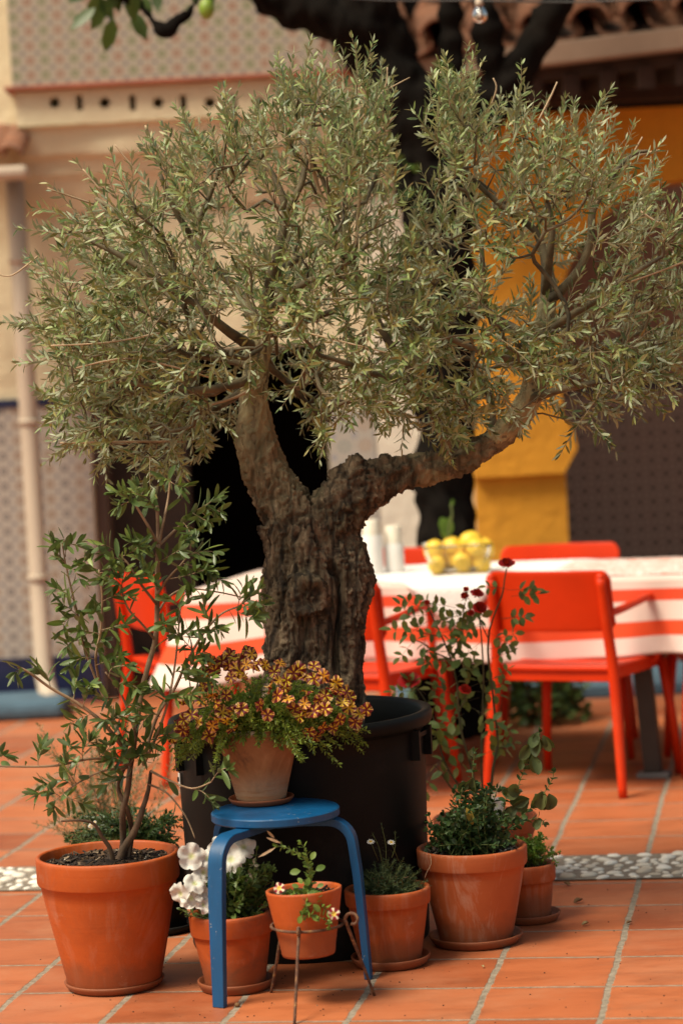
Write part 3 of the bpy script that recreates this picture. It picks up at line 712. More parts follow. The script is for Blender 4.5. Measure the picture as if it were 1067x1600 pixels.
px_tube(m, [(715, 215, 24), (708, 150, 16), (703, 70, 14), (702, -60, 13)], YT, 10, 4, .1)
px_tube(m, [(760, 170, 22), (764, 110, 17), (757, 40, 16), (748, -60, 15)], YT, 10, 4, .1)
px_tube(m, [(120, -60, 12), (200, -5, 10), (228, 22, 10), (253, 48, 13), (275, 35, 10), (300, 10, 9), (345, -40, 9)], YT-.7, 8, 3, .1)
px_tube(m, [(400, -12, 14), (345, -40, 9, -.7)], YT, 8, 1, .1)
cme = RM(m, .018, 1); nv_ = len(cme.vertices); cc_ = np.empty(nv_*3, dtype=np.float32); cme.vertices.foreach_get('co', cc_); cc_ = cc_.reshape(-1, 3)
cn_ = np.empty(nv_*3, dtype=np.float32); cme.vertex_normals.foreach_get('vector', cn_); cn_ = cn_.reshape(-1, 3)
for i in range(nv_):
    q = Vector(cc_[i].tolist()); cc_[i] += cn_[i]*(.055*noise.noise(q*4.5)+.028*noise.noise(q*13)+.012*noise.noise(Vector((q.x*34, q.y*34, q.z*14))))
cme.vertices.foreach_set('co', cc_.ravel()); cme.update(); link_mesh('trunk', cme, M_DARKBARK, ct)
lv = Leaves()
for (px, py, L, ang) in [(150, 30, 60, -150), (168, 20, 60, -110), (178, 45, 65, -95), (195, 15, 50, -70), (207, 35, 62, -85), (225, 10, 45, -60), (160, 5, 55, -140), (185, 0, 50, -120), (245, -5, 50, -90), (140, 10, 40, -170), (300, -5, 40, -60), (330, -10, 40, -100), (212, 5, 50, -100), (232, 0, 40, -40), (262, -12, 45, -110), (175, -5, 55, -60), (155, 12, 50, -80)]:
    y = YT-.7+rnd(-.15, .15); b = P(px, py-18, y); a = math.radians(ang); d = (rt*math.cos(a)+up*math.sin(a)+rv(.25))
    lv.add(b, d, Vector((rnd(-.5, .5), -1, rnd(-.2, .7))), L*.85*y/F, L*.4*y/F)
for i in range(26):
    px, py = rnd(560, 760), rnd(240, 300)
    if i < 8: px, py = rnd(690, 720), rnd(100, 140)
    b = P(px, py, YT-.1); lv.add(b, rv(1)+Vector((0, -.2, -.8)), rv(1), .09, .04)
for i in range(2600):  # crown leaves kept above the view, placed over the roof to shade it
    d = rv(1).normalized(); rr = random.random()**.45; c = P(900, -330, YT+.9)
    p = c+Vector((d.x*1.35*rr, d.y*1.3*rr, d.z*1.0*rr+.15))
    if p.z < P(533, -35, p.y).z: p.z += .35
    if p.z < P(533, -35, p.y).z: continue
    lv.add(p, rv(1)+Vector((0, 0, -.4)), rv(.6)+Vector((0, 0, 1)), rnd(.08, .13), rnd(.04, .06))
lv.build('foliage', M_CITRUSLEAF, ct, quality=0)
m = MB(); q = P(323, 14, YT-.7); m.blob(q, (.030, .030, .040), seg=14, ring=10); m.build('lime', mat_simple('lime_skin', (0.20, 0.30, 0.03), .45, .1, 12, .2), ct)

# bushes under the table
def leafy_bush(name, c, r, n, L, W, mat, label):
    t = thing(name, (c[0], c[1], 0), label, 'bush'); lv = Leaves(); m = MB()
    for i in range(n):
        d = rv(1).normalized(); d.z = abs(d.z); rr = random.random()**.4
        p = Vector((c[0]+d.x*r[0]*rr, c[1]+d.y*r[1]*rr, d.z*r[2]*rr+.03))
        lv.add(p, d+rv(.6), d+rv(.5)+Vector((0, 0, .5)), L*rnd(.7, 1.3), W*rnd(.7, 1.2))
    for i in range(14):
        a = rv(1); m.tube([(c[0]+a.x*.02, c[1]+a.y*.02, 0), (c[0]+a.x*r[0]*.3, c[1]+a.y*r[1]*.3, r[2]*.5), (c[0]+a.x*r[0]*.45, c[1]+a.y*r[1]*.4, r[2]*.85)], [.008, .006, .003], 5)
    m.build('stem', M_STEMDK, t); lv.build('foliage', mat, t); return t
q = G(845, 1128); leafy_bush('leafy_bush', (q.x, q.y, 0), (.20, .2, .26), 700, .05, .03, M_BUSH, 'dense green bush low behind the orange chair on the right')
q = G(735, 1112); leafy_bush('leafy_bush', (q.x-.05, q.y+.1, 0), (.22, .2, .42), 800, .05, .03, M_BUSH, 'taller green bush beside the dark citrus trunk, behind the roses')

# =================================================================== TABLE GROUP
TH = .725
tc0 = G(296, 925, TH); tc1 = G(1067, 903, TH)          # near edge
tdir = (tc1-tc0); tdir.z = 0; tdir.normalize(); tper = Vector((-tdir.y, tdir.x, 0))
TL, TW = 2.15, .90
tbl = thing('dining_table', (tc0+tdir*TL/2+tper*TW/2)*Vector((1, 1, 0)).to_tuple()[0] if False else Vector(((tc0+tdir*TL/2+tper*TW/2).x, (tc0+tdir*TL/2+tper*TW/2).y, 0)), 'long dining table on black square legs under the striped cloth', 'table')
def T(a, b, z): q = tc0+tdir*a+tper*b; return Vector((q.x, q.y, z))
m = MB(); m.beam(T(.02, TW/2, TH-.018), T(TL-.02, TW/2, TH-.018), TW-.04, .026); m.build('tabletop', M_TABLELEG, tbl, smooth=False)
for a, b in ((.22, .18), (.22, TW-.18), (1.66, .62), (TL-.2, .15), (TL-.2, TW-.15)):
    if a == 1.66:
        q = G(1016, 1214); a = (q-tc0).dot(tdir); b = (q-tc0).dot(tper)
    m = MB(); m.beam(T(a-.03, b, TH-.04), T(a+.012, b, .02), .062, .062, upv=tper); lg = m.build('leg', M_TABLELEG, tbl, smooth=False, bevel=.004)
    m = MB(); m.beam(T(a-.045, b, .010), T(a+.07, b, .010), .075, .02); m.build('foot_plate', M_FOOT, lg, smooth=False, bevel=.003)
# cloth: top + hanging skirt in one mesh
def cloth():
    m = MB(); drop = []
    NU, NV = 60, 10
    def topf(u, v):
        q = T(TL*u, TW*v, TH); q.z += .002+.002*noise.noise(Vector((u*20, v*8, 1))); return q
    m.grid(topf, NU, NV); drop += [.05]*((NU+1)*(NV+1))
    # perimeter skirt
    per = []
    nA = 150
    for i in range(nA+1): per.append((TL*(1-i/nA), 0, Vector((0, -1))))       # near edge from right to left
    for i in range(1, 13): a = PI/2*i/12; per.append((0, 0, Vector((-math.sin(a), -math.cos(a)))))
    for i in range(1, 50): per.append((0, TW*i/49, Vector((-1, 0))))
    for i in range(1, 13): a = PI/2*i/12; per.append((0, TW, Vector((-math.cos(a), math.sin(a)))))
    for i in range(1, 90): per.append((TL*i/89, TW, Vector((0, 1))))
    NVs = 26
    def skirt(u, v):
        k = u*(len(per)-1); i = min(int(k), len(per)-2); t = k-i
        a = per[i][0]*(1-t)+per[i+1][0]*t; b = per[i][1]*(1-t)+per[i+1][1]*t; n = (per[i][2]*(1-t)+per[i+1][2]*t)
        cd = math.exp(-((a-0.0)**2+(b-0.0)**2)/.10)                # corner: hangs lower and flares out
        D = .280+.06*cd+.012*math.sin(a*5.3+1)
        s = v*D; out = .006+.026*v*(1+math.sin((a-b)*17+1.5*math.sin(a*7)))*(1-.4*cd)+cd*.15*v**1.1
        q = T(a+n.x*out, b+n.y*out, TH+.003-s if v > 0 else TH+.003)
        return q
    m.grid(skirt, 420, NVs)
    for j in range(NVs+1): drop += [j/NVs]*(421)
    return m, drop
m, drop = cloth()
o = m.build('striped_tablecloth', M_CLOTH, None, origin=T(TL/2, TW/2, 0))
at = o.data.attributes.new('drop', 'FLOAT', 'POINT'); at.data.foreach_set('value', drop)
md = o.modifiers.new('s', 'SOLIDIFY'); md.thickness = .002; md.offset = 1
tag(o, 'red and white striped cloth draped over the long dining table', 'tablecloth')
# red printed runner at the right end
m = MB(); m.grid(lambda u, v: T(1.32+.72*u, .10+.70*v, TH+.009+.003*noise.noise(Vector((u*9, v*9, 3)))), 30, 20)
o = m.build('printed_table_mat', M_PRINT, None, origin=T(1.9, .5, TH)); md = o.modifiers.new('s', 'SOLIDIFY'); md.thickness = .002
tag(o, 'white cloth with red printed pattern lying on the right end of the table', 'table mat')
# white lace cloth laid diagonally: its corner hangs over the near edge
def lace():
    m = MB(); c = P(700, 905, 9.3); ca = (G(690, 922, TH)-tc0).dot(tdir)
    n = 44; pts = {}
    S = .62
    def f(u, v):
        # diamond parametrisation: p,q in [-S,S] along the two diagonals directions
        p = (u-v)*S; q = (u+v-1)*S
        sc = 1-.03*abs(math.sin(u*60))*(v < .04 or v > .96)
        a = ca+p*1.15*sc; b = .52+q*1.12
        if b < -.002:
            over = -b; return T(a+.02*math.sin(p*20)*over*4, -.034-.05*over, TH+.010-over)
        if b > TW: over = b-TW; return T(a, TW+.03, TH+.010-over)
        return T(a, b-.0 if b > 0 else -.03, TH+.0075+.002*noise.noise(Vector((a*8, b*8, 5))))
    m.grid(f, n, n); return m, ca
m, ca = lace(); o = m.build('lace_cloth', M_LACE, None, origin=T(ca, .5, TH)); md = o.modifiers.new('s', 'SOLIDIFY'); md.thickness = .0015
tag(o, 'white lace cloth under the fruit bowl, its corner hanging over the near table edge', 'table linen')

# bowl of lemons
bc = G(715, 893, TH+.012); by = bc.y
bw = thing('fruit_bowl', (bc.x, bc.y, TH+.012), 'clear rectangular glass bowl on the white lace cloth', 'bowl')
m = MB(); w, d, h = .125, .10, .105
def rr(wx, wy, r, n=6):
    o = []
    for cx, cy, a0 in ((wx-r, wy-r, 0), (-wx+r, wy-r, PI/2), (-wx+r, -wy+r, PI), (wx-r, -wy+r, 3*PI/2)):
        for i in range(n+1): a = a0+PI/2*i/n; o.append((cx+r*math.cos(a), cy+r*math.sin(a)))
    return o
rows = [(.72, .008), (.80, .0), (.86, .02), (1.0, h-.012), (1.06, h), (1.02, h+.004), (.96, h-.012), (.80, .022), (.7, .012)]
vs = []; L0 = None
for s, z in rows:
    rg = rr(w*s, d*s, .03); L0 = len(rg); vs += [(bc.x+x, bc.y+y, TH+.012+z) for x, y in rg]
fs = [(i*L0+k, i*L0+(k+1) % L0, (i+1)*L0+(k+1) % L0, (i+1)*L0+k) for i in range(len(rows)-1) for k in range(L0)]
fs += [tuple(range(L0-1, -1, -1)), tuple(range((len(rows)-1)*L0, len(rows)*L0))]
m.add(vs, fs); m.build('glass_body', M_GLASS, bw)
def lemon(c, r, ax, name='lemon', label=''):
    m = MB(); prof = []
    for i in range(15):
        t = PI*i/14; rr_ = math.sin(t)**.9*r; z = -math.cos(t)*r*1.12
        z += .12*r*(1 if i == 14 else -1 if i == 0 else 0); prof.append((max(rr_, 1e-4), z))
    m.lathe(prof, (0, 0, 0), 16); q = Vector(ax).to_track_quat('Z', 'Y')
    m.v = [tuple(q @ Vector(v)+Vector(c)) for v in m.v]
    o = m.build(name, M_LEMON, None, origin=c); tag(o, label, 'lemon', 'lemons heaped in the glass bowl'); return o
lem = [(678, 860, .04, -.02), (706, 855, .04, .03), (735, 846, .042, .0), (745, 857, .041, -.045), (757, 858, .039, .0), (682, 882, .036, -.045), (722, 879, .038, -.05), (752, 880, .036, -.04), (700, 880, .036, .02), (716, 864, .038, .03), (738, 878, .036, .035)]
names = ['leftmost lemon of the top row in the glass bowl', 'lemon below the green leaf on its stalk', 'topmost lemon at the middle of the heap', 'front lemon right of the middle in the top row', 'rightmost lemon of the top row in the glass bowl', 'lemon low in the left corner of the glass bowl', 'lemon low in the middle of the glass bowl front', 'lemon low in the right corner of the glass bowl', 'lemon at the back on the left of the glass bowl floor', 'small lemon wedged behind the middle of the heap', 'lemon at the back on the right of the glass bowl floor']
for (px, py, r, dy), nm in zip(lem, names):
    lemon(P(px, py, by+dy), r*.96, rv(1), label=nm)
sp = thing('citrus_sprig', P(700, 845, by+.02), 'green leaf upright on a twig stuck among the lemons', 'sprig')
m = MB(); m.tube(smooth_path([P(700, 850, by+.02), P(701, 825, by+.02), P(706, 805, by+.02), P(704, 788, by+.02)]), .004, 6); m.build('stem', M_GREENSTEM, sp)
lv = Leaves(); n_ = Vector((.2, -1, .1))
lv.add(P(703, 808, by+.02), P(694, 838, by)-P(703, 808, by), n_, .085, .05); lv.add(P(700, 835, by+.02), P(688, 806, by)-P(700, 835, by), n_, .07, .045)
lv.add(P(704, 792, by+.02), rt*.3+up, n_, .03, .015)
lv.build('leaf', M_PARSLEY, sp, quality=1, bend=.05)
# white candle holders
for (px, pyb, pyt, pym, r, rn, lab) in ((583, 897, 812, 835, 17, 13, 'taller white jar and candle on the table, beside the olive trunk'), (617, 894, 821, 848, 15.5, 12.5, 'shorter white jar and candle on the table, left of the lemons')):
    b = G(px, pyb, TH+.006); s = b.y/F; c = (b.x, b.y, TH+.006); hh = (pyb-pyt)*s; hm = (pyb-pym)*s
    t = thing('candle_jar', c, lab, 'candle', 'white candle jars on the table')
    m = MB(); m.lathe([(.001, .003), (r*s*.97, .003), (r*s, .008), (r*s, hm-.004), (r*s*.96, hm), (r*s*.9, hm), (r*s*.9, hm-.02), (.001, hm-.02)], c, 28); m.build('jar', M_WHITEGL, t, auto=50)
    m = MB(); m.lathe([(.001, hm-.018), (rn*s, hm-.018), (rn*s, hh-.003), (rn*s*.93, hh), (.001, hh-.002)], c, 24); m.build('candle', M_CANDLE, t, auto=50)
# striped folded napkin stack hint on the seat side is left to the cloth

# ------------------------------------------------------------------ chairs
def make_chair(label):
    t = thing('armchair', (0, 0, 0), label, 'chair', 'orange plastic armchairs round the table')
    # backrest
    def backf(u, v):
        x = -.235+.47*u; y = -.232-.035*v+.035*(1-(2*u-1)**2)*-1+.03
        z = .575+.215*v
        rc = .035
        # round the corners by pulling them in
        ex = max(0, abs(x)-(.235-rc)); 
        if v > .8 and ex > 0:
            tt = ex/rc; z -= (v-.8)/.2*rc*(1-math.sqrt(max(0, 1-tt*tt)))
        if v < .2 and ex > 0:
            tt = ex/rc; z += (.2-v)/.2*rc*.8*(1-math.sqrt(max(0, 1-tt*tt)))
        return (x, y, z)
    m = MB(); m.grid(backf, 36, 12); o = m.build('backrest', M_CHAIR, t); md = o.modifiers.new('s', 'SOLIDIFY'); md.thickness = .014; md.offset = 0
    md = o.modifiers.new('b', 'BEVEL'); md.width = .004; md.segments = 2; md.limit_method = 'ANGLE'
    def seatf(u, v):
        x = (-.215+.43*u)*(1+.06*v); y = -.215+.455*v
        z = .452-.012*math.sin(PI*u)*math.sin(PI*min(1, v*1.1))-.008*max(0, v-.85)/.15
        return (x, y, z)
    m = MB(); m.grid(seatf, 20, 20); o = m.build('seat', M_CHAIR, t); md = o.modifiers.new('s', 'SOLIDIFY'); md.thickness = .02; md.offset = -1
    md = o.modifiers.new('b', 'BEVEL'); md.width = .006; md.segments = 2; md.limit_method = 'ANGLE'
    m = MB(); m.box(-.205, .205, -.205, -.185, .395, .436); m.box(-.22, .22, .205, .225, .40, .428); m.box(-.215, -.197, -.184, .204, .40, .436); m.box(.197, .215, -.184, .204, .40, .436)
    m.build('seat_frame', M_CHAIR, t, smooth=False, bevel=.004)
    for s in (-1, 1):
        m = MB(); m.tube(smooth_path([(s*.262, -.275, .001), (s*.246, -.25, .2), (s*.226, -.222, .42), (s*.215, -.238, .60), (s*.21, -.262, .765)], 4), lerp_list([.0155, .018, .0205, .019, .0175], 4), 12)
        m.blob((s*.21, -.2625, .766), .0175, seg=12, ring=8); m.build('rear_leg', M_CHAIR, t)
        m = MB(); m.tube([(s*.262, .252, .001), (s*.25, .238, .2), (s*.228, .215, .43)], [.0145, .017, .0195], 12); m.build('front_leg', M_CHAIR, t)
        m = MB(); m.tube(smooth_path([(s*.215, -.232, .635), (s*.226, -.15, .642), (s*.234, -.02, .655), (s*.238, .09, .664), (s*.239, .125, .650), (s*.239, .14, .60), (s*.238, .145, .50), (s*.236, .145, .455), (s*.228, .145, .437), (s*.205, .145, .43)], 5), .0145, 12)
        m.build('arm', M_CHAIR, t)
    return t
a = G(770, 1241); b = G(962, 1246)
cmid = (a+b)/2; cy_ = math.atan2(b.y-a.y, b.x-a.x)-.05
proto = make_chair('orange plastic armchair seen from behind, right of the red roses')
def place(o, x, y, rz, label=None):
    o.location = (x, y, 0); o.rotation_euler = (0, 0, rz)
    if label: o['label'] = label
ox = Vector((math.sin(-cy_)*.275, math.cos(cy_)*.275, 0))
place(proto, cmid.x+ox.x, cmid.y+ox.y, cy_)
c2 = copy_tree(proto); pr = P(600, 1000, 9.42); place(c2, pr.x-.115*math.cos(cy_+.02), pr.y+.25, cy_+.02, 'orange plastic armchair half hidden behind the olive trunk')
c3 = copy_tree(proto); q = P(186, 1000, 10.15); place(c3, q.x+.30, q.y+.20, math.radians(-66), 'orange plastic armchair at the left end of the table, behind the leafy shrub')
q = P(862, 880, 10.62); c4 = copy_tree(proto); place(c4, q.x, q.y-.23, PI-.14, 'orange plastic armchair across the table, backrest showing just right of the lemons')
q = P(610, 885, 10.85); c5 = copy_tree(proto); place(c5, q.x-.06, q.y-.23, PI-.14, 'orange plastic armchair across the table behind the white candle jars')
q = G(1049, 1216); c6 = copy_tree(proto); place(c6, q.x+.30, q.y+.25, PI/2+.0, 'orange plastic armchair at the right end of the table, only its front legs in view')

# ------------------------------------------------------------------ string light
YB_ = 9.4
sl_ = thing('string_light', P(747, 5, YB_), 'clear light bulb in black socket hanging from a thin cable', 'string light')
m = MB(); m.tube(smooth_path([P(330, -30, YB_+.9), P(560, -2, YB_+.3), P(747, 1, YB_), P(900, 3, YB_-.1), P(1100, -4, YB_-.3)], 6), .0035, 6); m.build('cable', M_BULBSOCK, sl_)
b = P(748, 3, YB_); m = MB(); m.lathe([(.001, .012), (.012, .010), (.0135, -.004), (.015, -.012), (.001, -.012)], b, 16); m.build('socket', M_PIPE, sl_)
m = MB(); m.lathe([(.010, -.012), (.012, -.018), (.022, -.032), (.026, -.046), (.024, -.060), (.015, -.070), (.001, -.0735)], b, 20); m.build('bulb', M_GLASS, sl_)
m = MB(); m.lathe([(.001, -.02), (.009, -.028), (.012, -.045), (.008, -.056), (.001, -.058)], b, 12); m.build('filament', M_WHITEGL, sl_)

# =================================================================== POTS
def pot_mesh(r, rb, h, band, wall=.011, n=56, step=.007, wobble=.004):
    rbt = r-step-.0; prof = []
    rz = lambda z: rb+(rbt-rb)*(z/(h-band))**.95 if band else rb+(r-rb)*(z/h)
    prof += [(.001, .004), (rb*.9, .003), (rb, .0), (rb+.002, .006)]
    zt = h-band if band else h-.006
    for i in range(1, 9): z = .006+(zt-.006)*i/8; prof.append((rz(z) if z <= zt else rbt, z))
    if band:
        prof += [(r-.002, zt+.001), (r, zt+.005), (r+.001, h-.012), (r+.0015, h-.005)]
    prof += [(r-.001, h-.001), (r-.004, h), (r-wall+.002, h-.001), (r-wall, h-.005), (r-wall-.003, h-.03), (max(rb-wall, .02)+(r-rb)*.55, h*.5), (.001, h*.45)]
    m = MB(); ph = rnd(0, 6)
    m.lathe(prof, (0, 0, 0), n, wob=lambda a, z: wobble*math.sin(2*a+ph)+wobble*.5*math.sin(3*a+z*20))
    return m
def soil_mesh(r, z, chips=60, amp=.006, chipL=.02):
    m = MB()
    def f(u, v): rr_ = r*(v**.7)+.0001; a = 2*PI*u; x, y = rr_*math.cos(a), rr_*math.sin(a); return (x, y, z+amp*noise.noise(Vector((x*40, y*40, z*9)))*2+amp*.6*noise.noise(Vector((x*110, y*110, z*9))))
    m.grid(f, 40, 16); c = MB()
    for i in range(chips):
        rr_ = r*math.sqrt(random.random())*.92; a = rnd(0, 2*PI); p = Vector((rr_*math.cos(a), rr_*math.sin(a), z+.004+rnd(0, .004))); d = Vector((rnd(-1, 1), rnd(-1, 1), rnd(-.3, .3))).normalized()
        L = chipL*rnd(.3, 1.2); c.beam(p-d*L/2, p+d*L/2, L*rnd(.15, .4), .003)
    return m, c
def saucer(name_label, c, r, h=.022, mat=None, group='terracotta saucers under the pots', tilt=0):
    m = MB(); m.lathe([(.001, .004), (r*.80, .004), (r*.84, .0), (r*.90, .003), (r*.97, h*.6), (r, h-.002), (r*.985, h), (r*.94, h-.001), (r*.90, h*.55), (r*.82, .009), (.001, .009)], (0, 0, 0), 56, wob=lambda a, z: .006*math.sin(2*a+r*50))
    m.v = [(v[0]+c[0], v[1]+c[1], v[2]+c[2]) for v in m.v]
    o = m.build('saucer', mat or M_SAUCER, None, origin=c); tag(o, name_label, 'saucer', group); return o
def potted(name, c, dims, mat, label, cat, soilz=.035, lean=(0, 0), chips=60, grit=0, **k):
    """c = base centre, dims = (r_rim, r_base, h, band)"""
    t = thing(name, c, label, cat); m = pot_mesh(*dims, **k)
    o = link_mesh('pot', m.mesh('pot'), mat, None, True); o.parent = t
    so, ch = soil_mesh(dims[0]-.0125, dims[2]-soilz, chips)
    s = link_mesh('soil', so.mesh('soil'), M_SOIL, None, True); s.parent = t
    if chips: q = link_mesh('soil_chips', ch.mesh('soil_chips'), M_CHIP, None, False); q.parent = s; q['kind'] = 'stuff'
    if grit:
        g = MB()
        for i in range(grit):
            a = rnd(0, 2*PI); rr_ = (dims[0]-.016)*math.sqrt(rnd(.3, 1)); g.blob((rr_*math.cos(a), rr_*math.sin(a), dims[2]-soilz+.004), (rnd(.002, .005),)*3, seg=5, ring=3, jit=.5)
        q = link_mesh('grit', g.mesh('grit'), M_GRIT, None, False); q.parent = s; q['kind'] = 'stuff'
    t.rotation_euler = (lean[0], lean[1], rnd(0, 0)); return t

# a: big left pot
ca_ = G(180, 1541); SA = .02
saucer('terracotta saucer under the large orange pot on the left', ca_, .128, .022)
pa = potted('potted_shrub', (ca_.x, ca_.y, .010), (.181, .117, .335, .070), M_TERRA, 'large orange terracotta pot on the left with a tall leafy woody shrub', 'potted plant', .024, lean=(0, 0), chips=330, grit=40)
# b: petunia pot
cb_ = G(369, 1544); saucer('terracotta saucer under the white petunias, behind the blue stool leg', cb_, .097, .026)
pb = potted('potted_petunia', (cb_.x, cb_.y, .010), (.104, .074, .187, .055), M_TERRA2, 'stained terracotta pot of white petunias behind the front leg of the blue stool', 'potted plant', .016, lean=(0, math.radians(-1)))
# d: daisy pot
cd_ = G(611, 1506); saucer('terracotta saucer under the small daisy pot', cd_, .104, .026)
pd = potted('potted_daisy', (cd_.x, cd_.y, .010), (.110, .078, .192, .043), M_TERRA4, 'terracotta pot of fine leaved green plant with tiny white daisies, right of the stool', 'potted plant', .016)
# e: mint pot
ce_ = G(744, 1472); saucer('wide terracotta saucer under the bloomed pot of mint', ce_, .126, .026)
pe = potted('potted_mint', (ce_.x, ce_.y, .010), (.146, .096, .250, .050), M_TERRA3, 'large chalky terracotta pot of dark mint with wilting tall shoots', 'potted plant', .022, grit=260)
# f: parsley pot
cf_ = G(824, 1437); saucer('dark terracotta saucer under the small parsley pot at the right end', cf_, .092, .024)
pf = potted('potted_parsley', (cf_.x, cf_.y, .010), (.082, .064, .150, .050), M_TERRA4, 'small terracotta pot of bright green parsley at the right end of the pots', 'potted plant', .018)
# g: rose pot
YG = 7.85; cg_ = P(757, 1274, YG); hg = cg_.z; cg_ = Vector((cg_.x, cg_.y, 0))
saucer('terracotta saucer under the rose pot, hidden behind the mint', cg_, .125, .024)
pg = potted('potted_rose', (cg_.x, cg_.y, .010), (.152, .105, hg-.01, .045), M_TERRA4, 'terracotta pot behind the mint holding a thin rose bush with red blooms', 'potted plant', .035)
# h: dark pot behind the left pot
ch_ = G(243, 1452)
m = MB(); m.lathe([(.001, .004), (.10, .004), (.105, 0), (.118, .006), (.125, .022), (.122, .024), (.112, .012), (.001, .009)], (0, 0, 0), 48); m.v = [(v[0]+ch_.x, v[1]+ch_.y, v[2]) for v in m.v]
o = m.build('saucer', M_BLACKPOT, None, origin=ch_); tag(o, 'black plastic saucer behind the large orange pot', 'saucer')
ph_ = potted('potted_candytuft', (ch_.x, ch_.y, .010), (.112, .088, .205, .0), M_BLACKPOT, 'black plastic pot of dark leaves and a tiny white flower, behind the big pot', 'potted plant', .03)
# i: further wispy plant
ci_ = G(170, 1392); pi_ = potted('potted_lavender', (ci_.x, ci_.y, 0), (.10, .08, .17, .0), M_BLACKPOT, 'low pot of blurred pale green wispy plant farther back on the left', 'potted plant', .02)

# black nursery pot with the olive
YO = 7.25
co_ = Vector((P(478, 1300, YO).x, YO, 0)); rim_z = P(478, 1112, YO).z
olive = thing('potted_olive_tree', co_, 'old gnarled olive tree with forked trunk in a large black plastic pot', 'tree')
m = MB(); R0 = .358; H0 = rim_z
pr_ = [(.001, .006), (.30, .006), (.318, .0), (.322, .01)]
for i in range(1, 15):
    z = .01+(H0-.06)*i/14; pr_.append((.322+(.338-.322)*(z/H0)+(.0025 if i in (4, 5) else 0), z))
pr_ += [(R0-.014, H0-.043), (R0-.006, H0-.040), (R0-.001, H0-.030), (R0, H0-.012), (R0-.004, H0-.002), (R0-.012, H0), (R0-.024, H0-.002), (R0-.030, H0-.012), (R0-.032, H0-.06), (.30, H0*.6), (.001, H0*.6)]
m.lathe(pr_, (0, 0, 0), 96, wob=lambda a, z: .004*math.sin(2*a+1)*(z/H0)+.002*math.sin(5*a))
po = link_mesh('nursery_pot', m.mesh('nursery_pot'), M_BLACKPOT, None, True); po.parent = olive; po.data.set_sharp_from_angle(angle=math.radians(60))
for aa in (-18, -150, 60, 120):
    a = math.radians(aa); d = Vector((math.cos(a), math.sin(a), 0)); w = Vector((-d.y, d.x, 0)); m = MB()
    for s in (-.055, .055): m.beam(d*.339+w*s+Vector((0, 0, H0-.045)), d*.339+w*s+Vector((0, 0, H0-.125)), .012, .026, upv=d)
    m.beam(d*.338+w*-.05+Vector((0, 0, H0-.062)), d*.338+w*.05+Vector((0, 0, H0-.062)), .012, .012)
    h = link_mesh('handle', m.mesh('handle'), M_BLACKPOT, None, False); h.parent = po
q = P(287, 1218, YO); a = math.radians(198); 
d = Vector(((q-co_).x, 0, 0)); xx = min(-.27, d.x*.0+(q.x-co_.x)); yy = -math.sqrt(max(0, .333**2-xx*xx)); nrm = Vector((xx, yy, 0)).normalized(); w = Vector((-nrm.y, nrm.x, 0))
zc = P(287, 1218, YO+yy).z; c0 = nrm*.340+Vector((0, 0, zc)); m = MB()
m.add([c0+w*sx*.012+Vector((0, 0, sz*.018)) for sx, sz in ((-1, -1), (1, -1), (1, 1), (-1, 1))]+[c0-nrm*.0012+w*sx*.012+Vector((0, 0, sz*.018)) for sx, sz in ((-1, -1), (1, -1), (1, 1), (-1, 1))], [(0, 1, 2, 3), (7, 6, 5, 4), (0, 4, 5, 1), (1, 5, 6, 2), (2, 6, 7, 3), (3, 7, 4, 0)])
m.box(c0.x-.0045, c0.x+.0045, c0.y-.0022, c0.y-.0012, c0.z-.005, c0.z+.008)
m.m = [0]*6+[1]*6
s = link_mesh('price_sticker', m.mesh('price_sticker'), [M_WHITE, M_TABLELEG], None, False); s.parent = po
so, ch = soil_mesh(.32, H0-.10, 200, .012); s = link_mesh('soil', so.mesh('soil'), M_SOIL, None, True); s.parent = olive

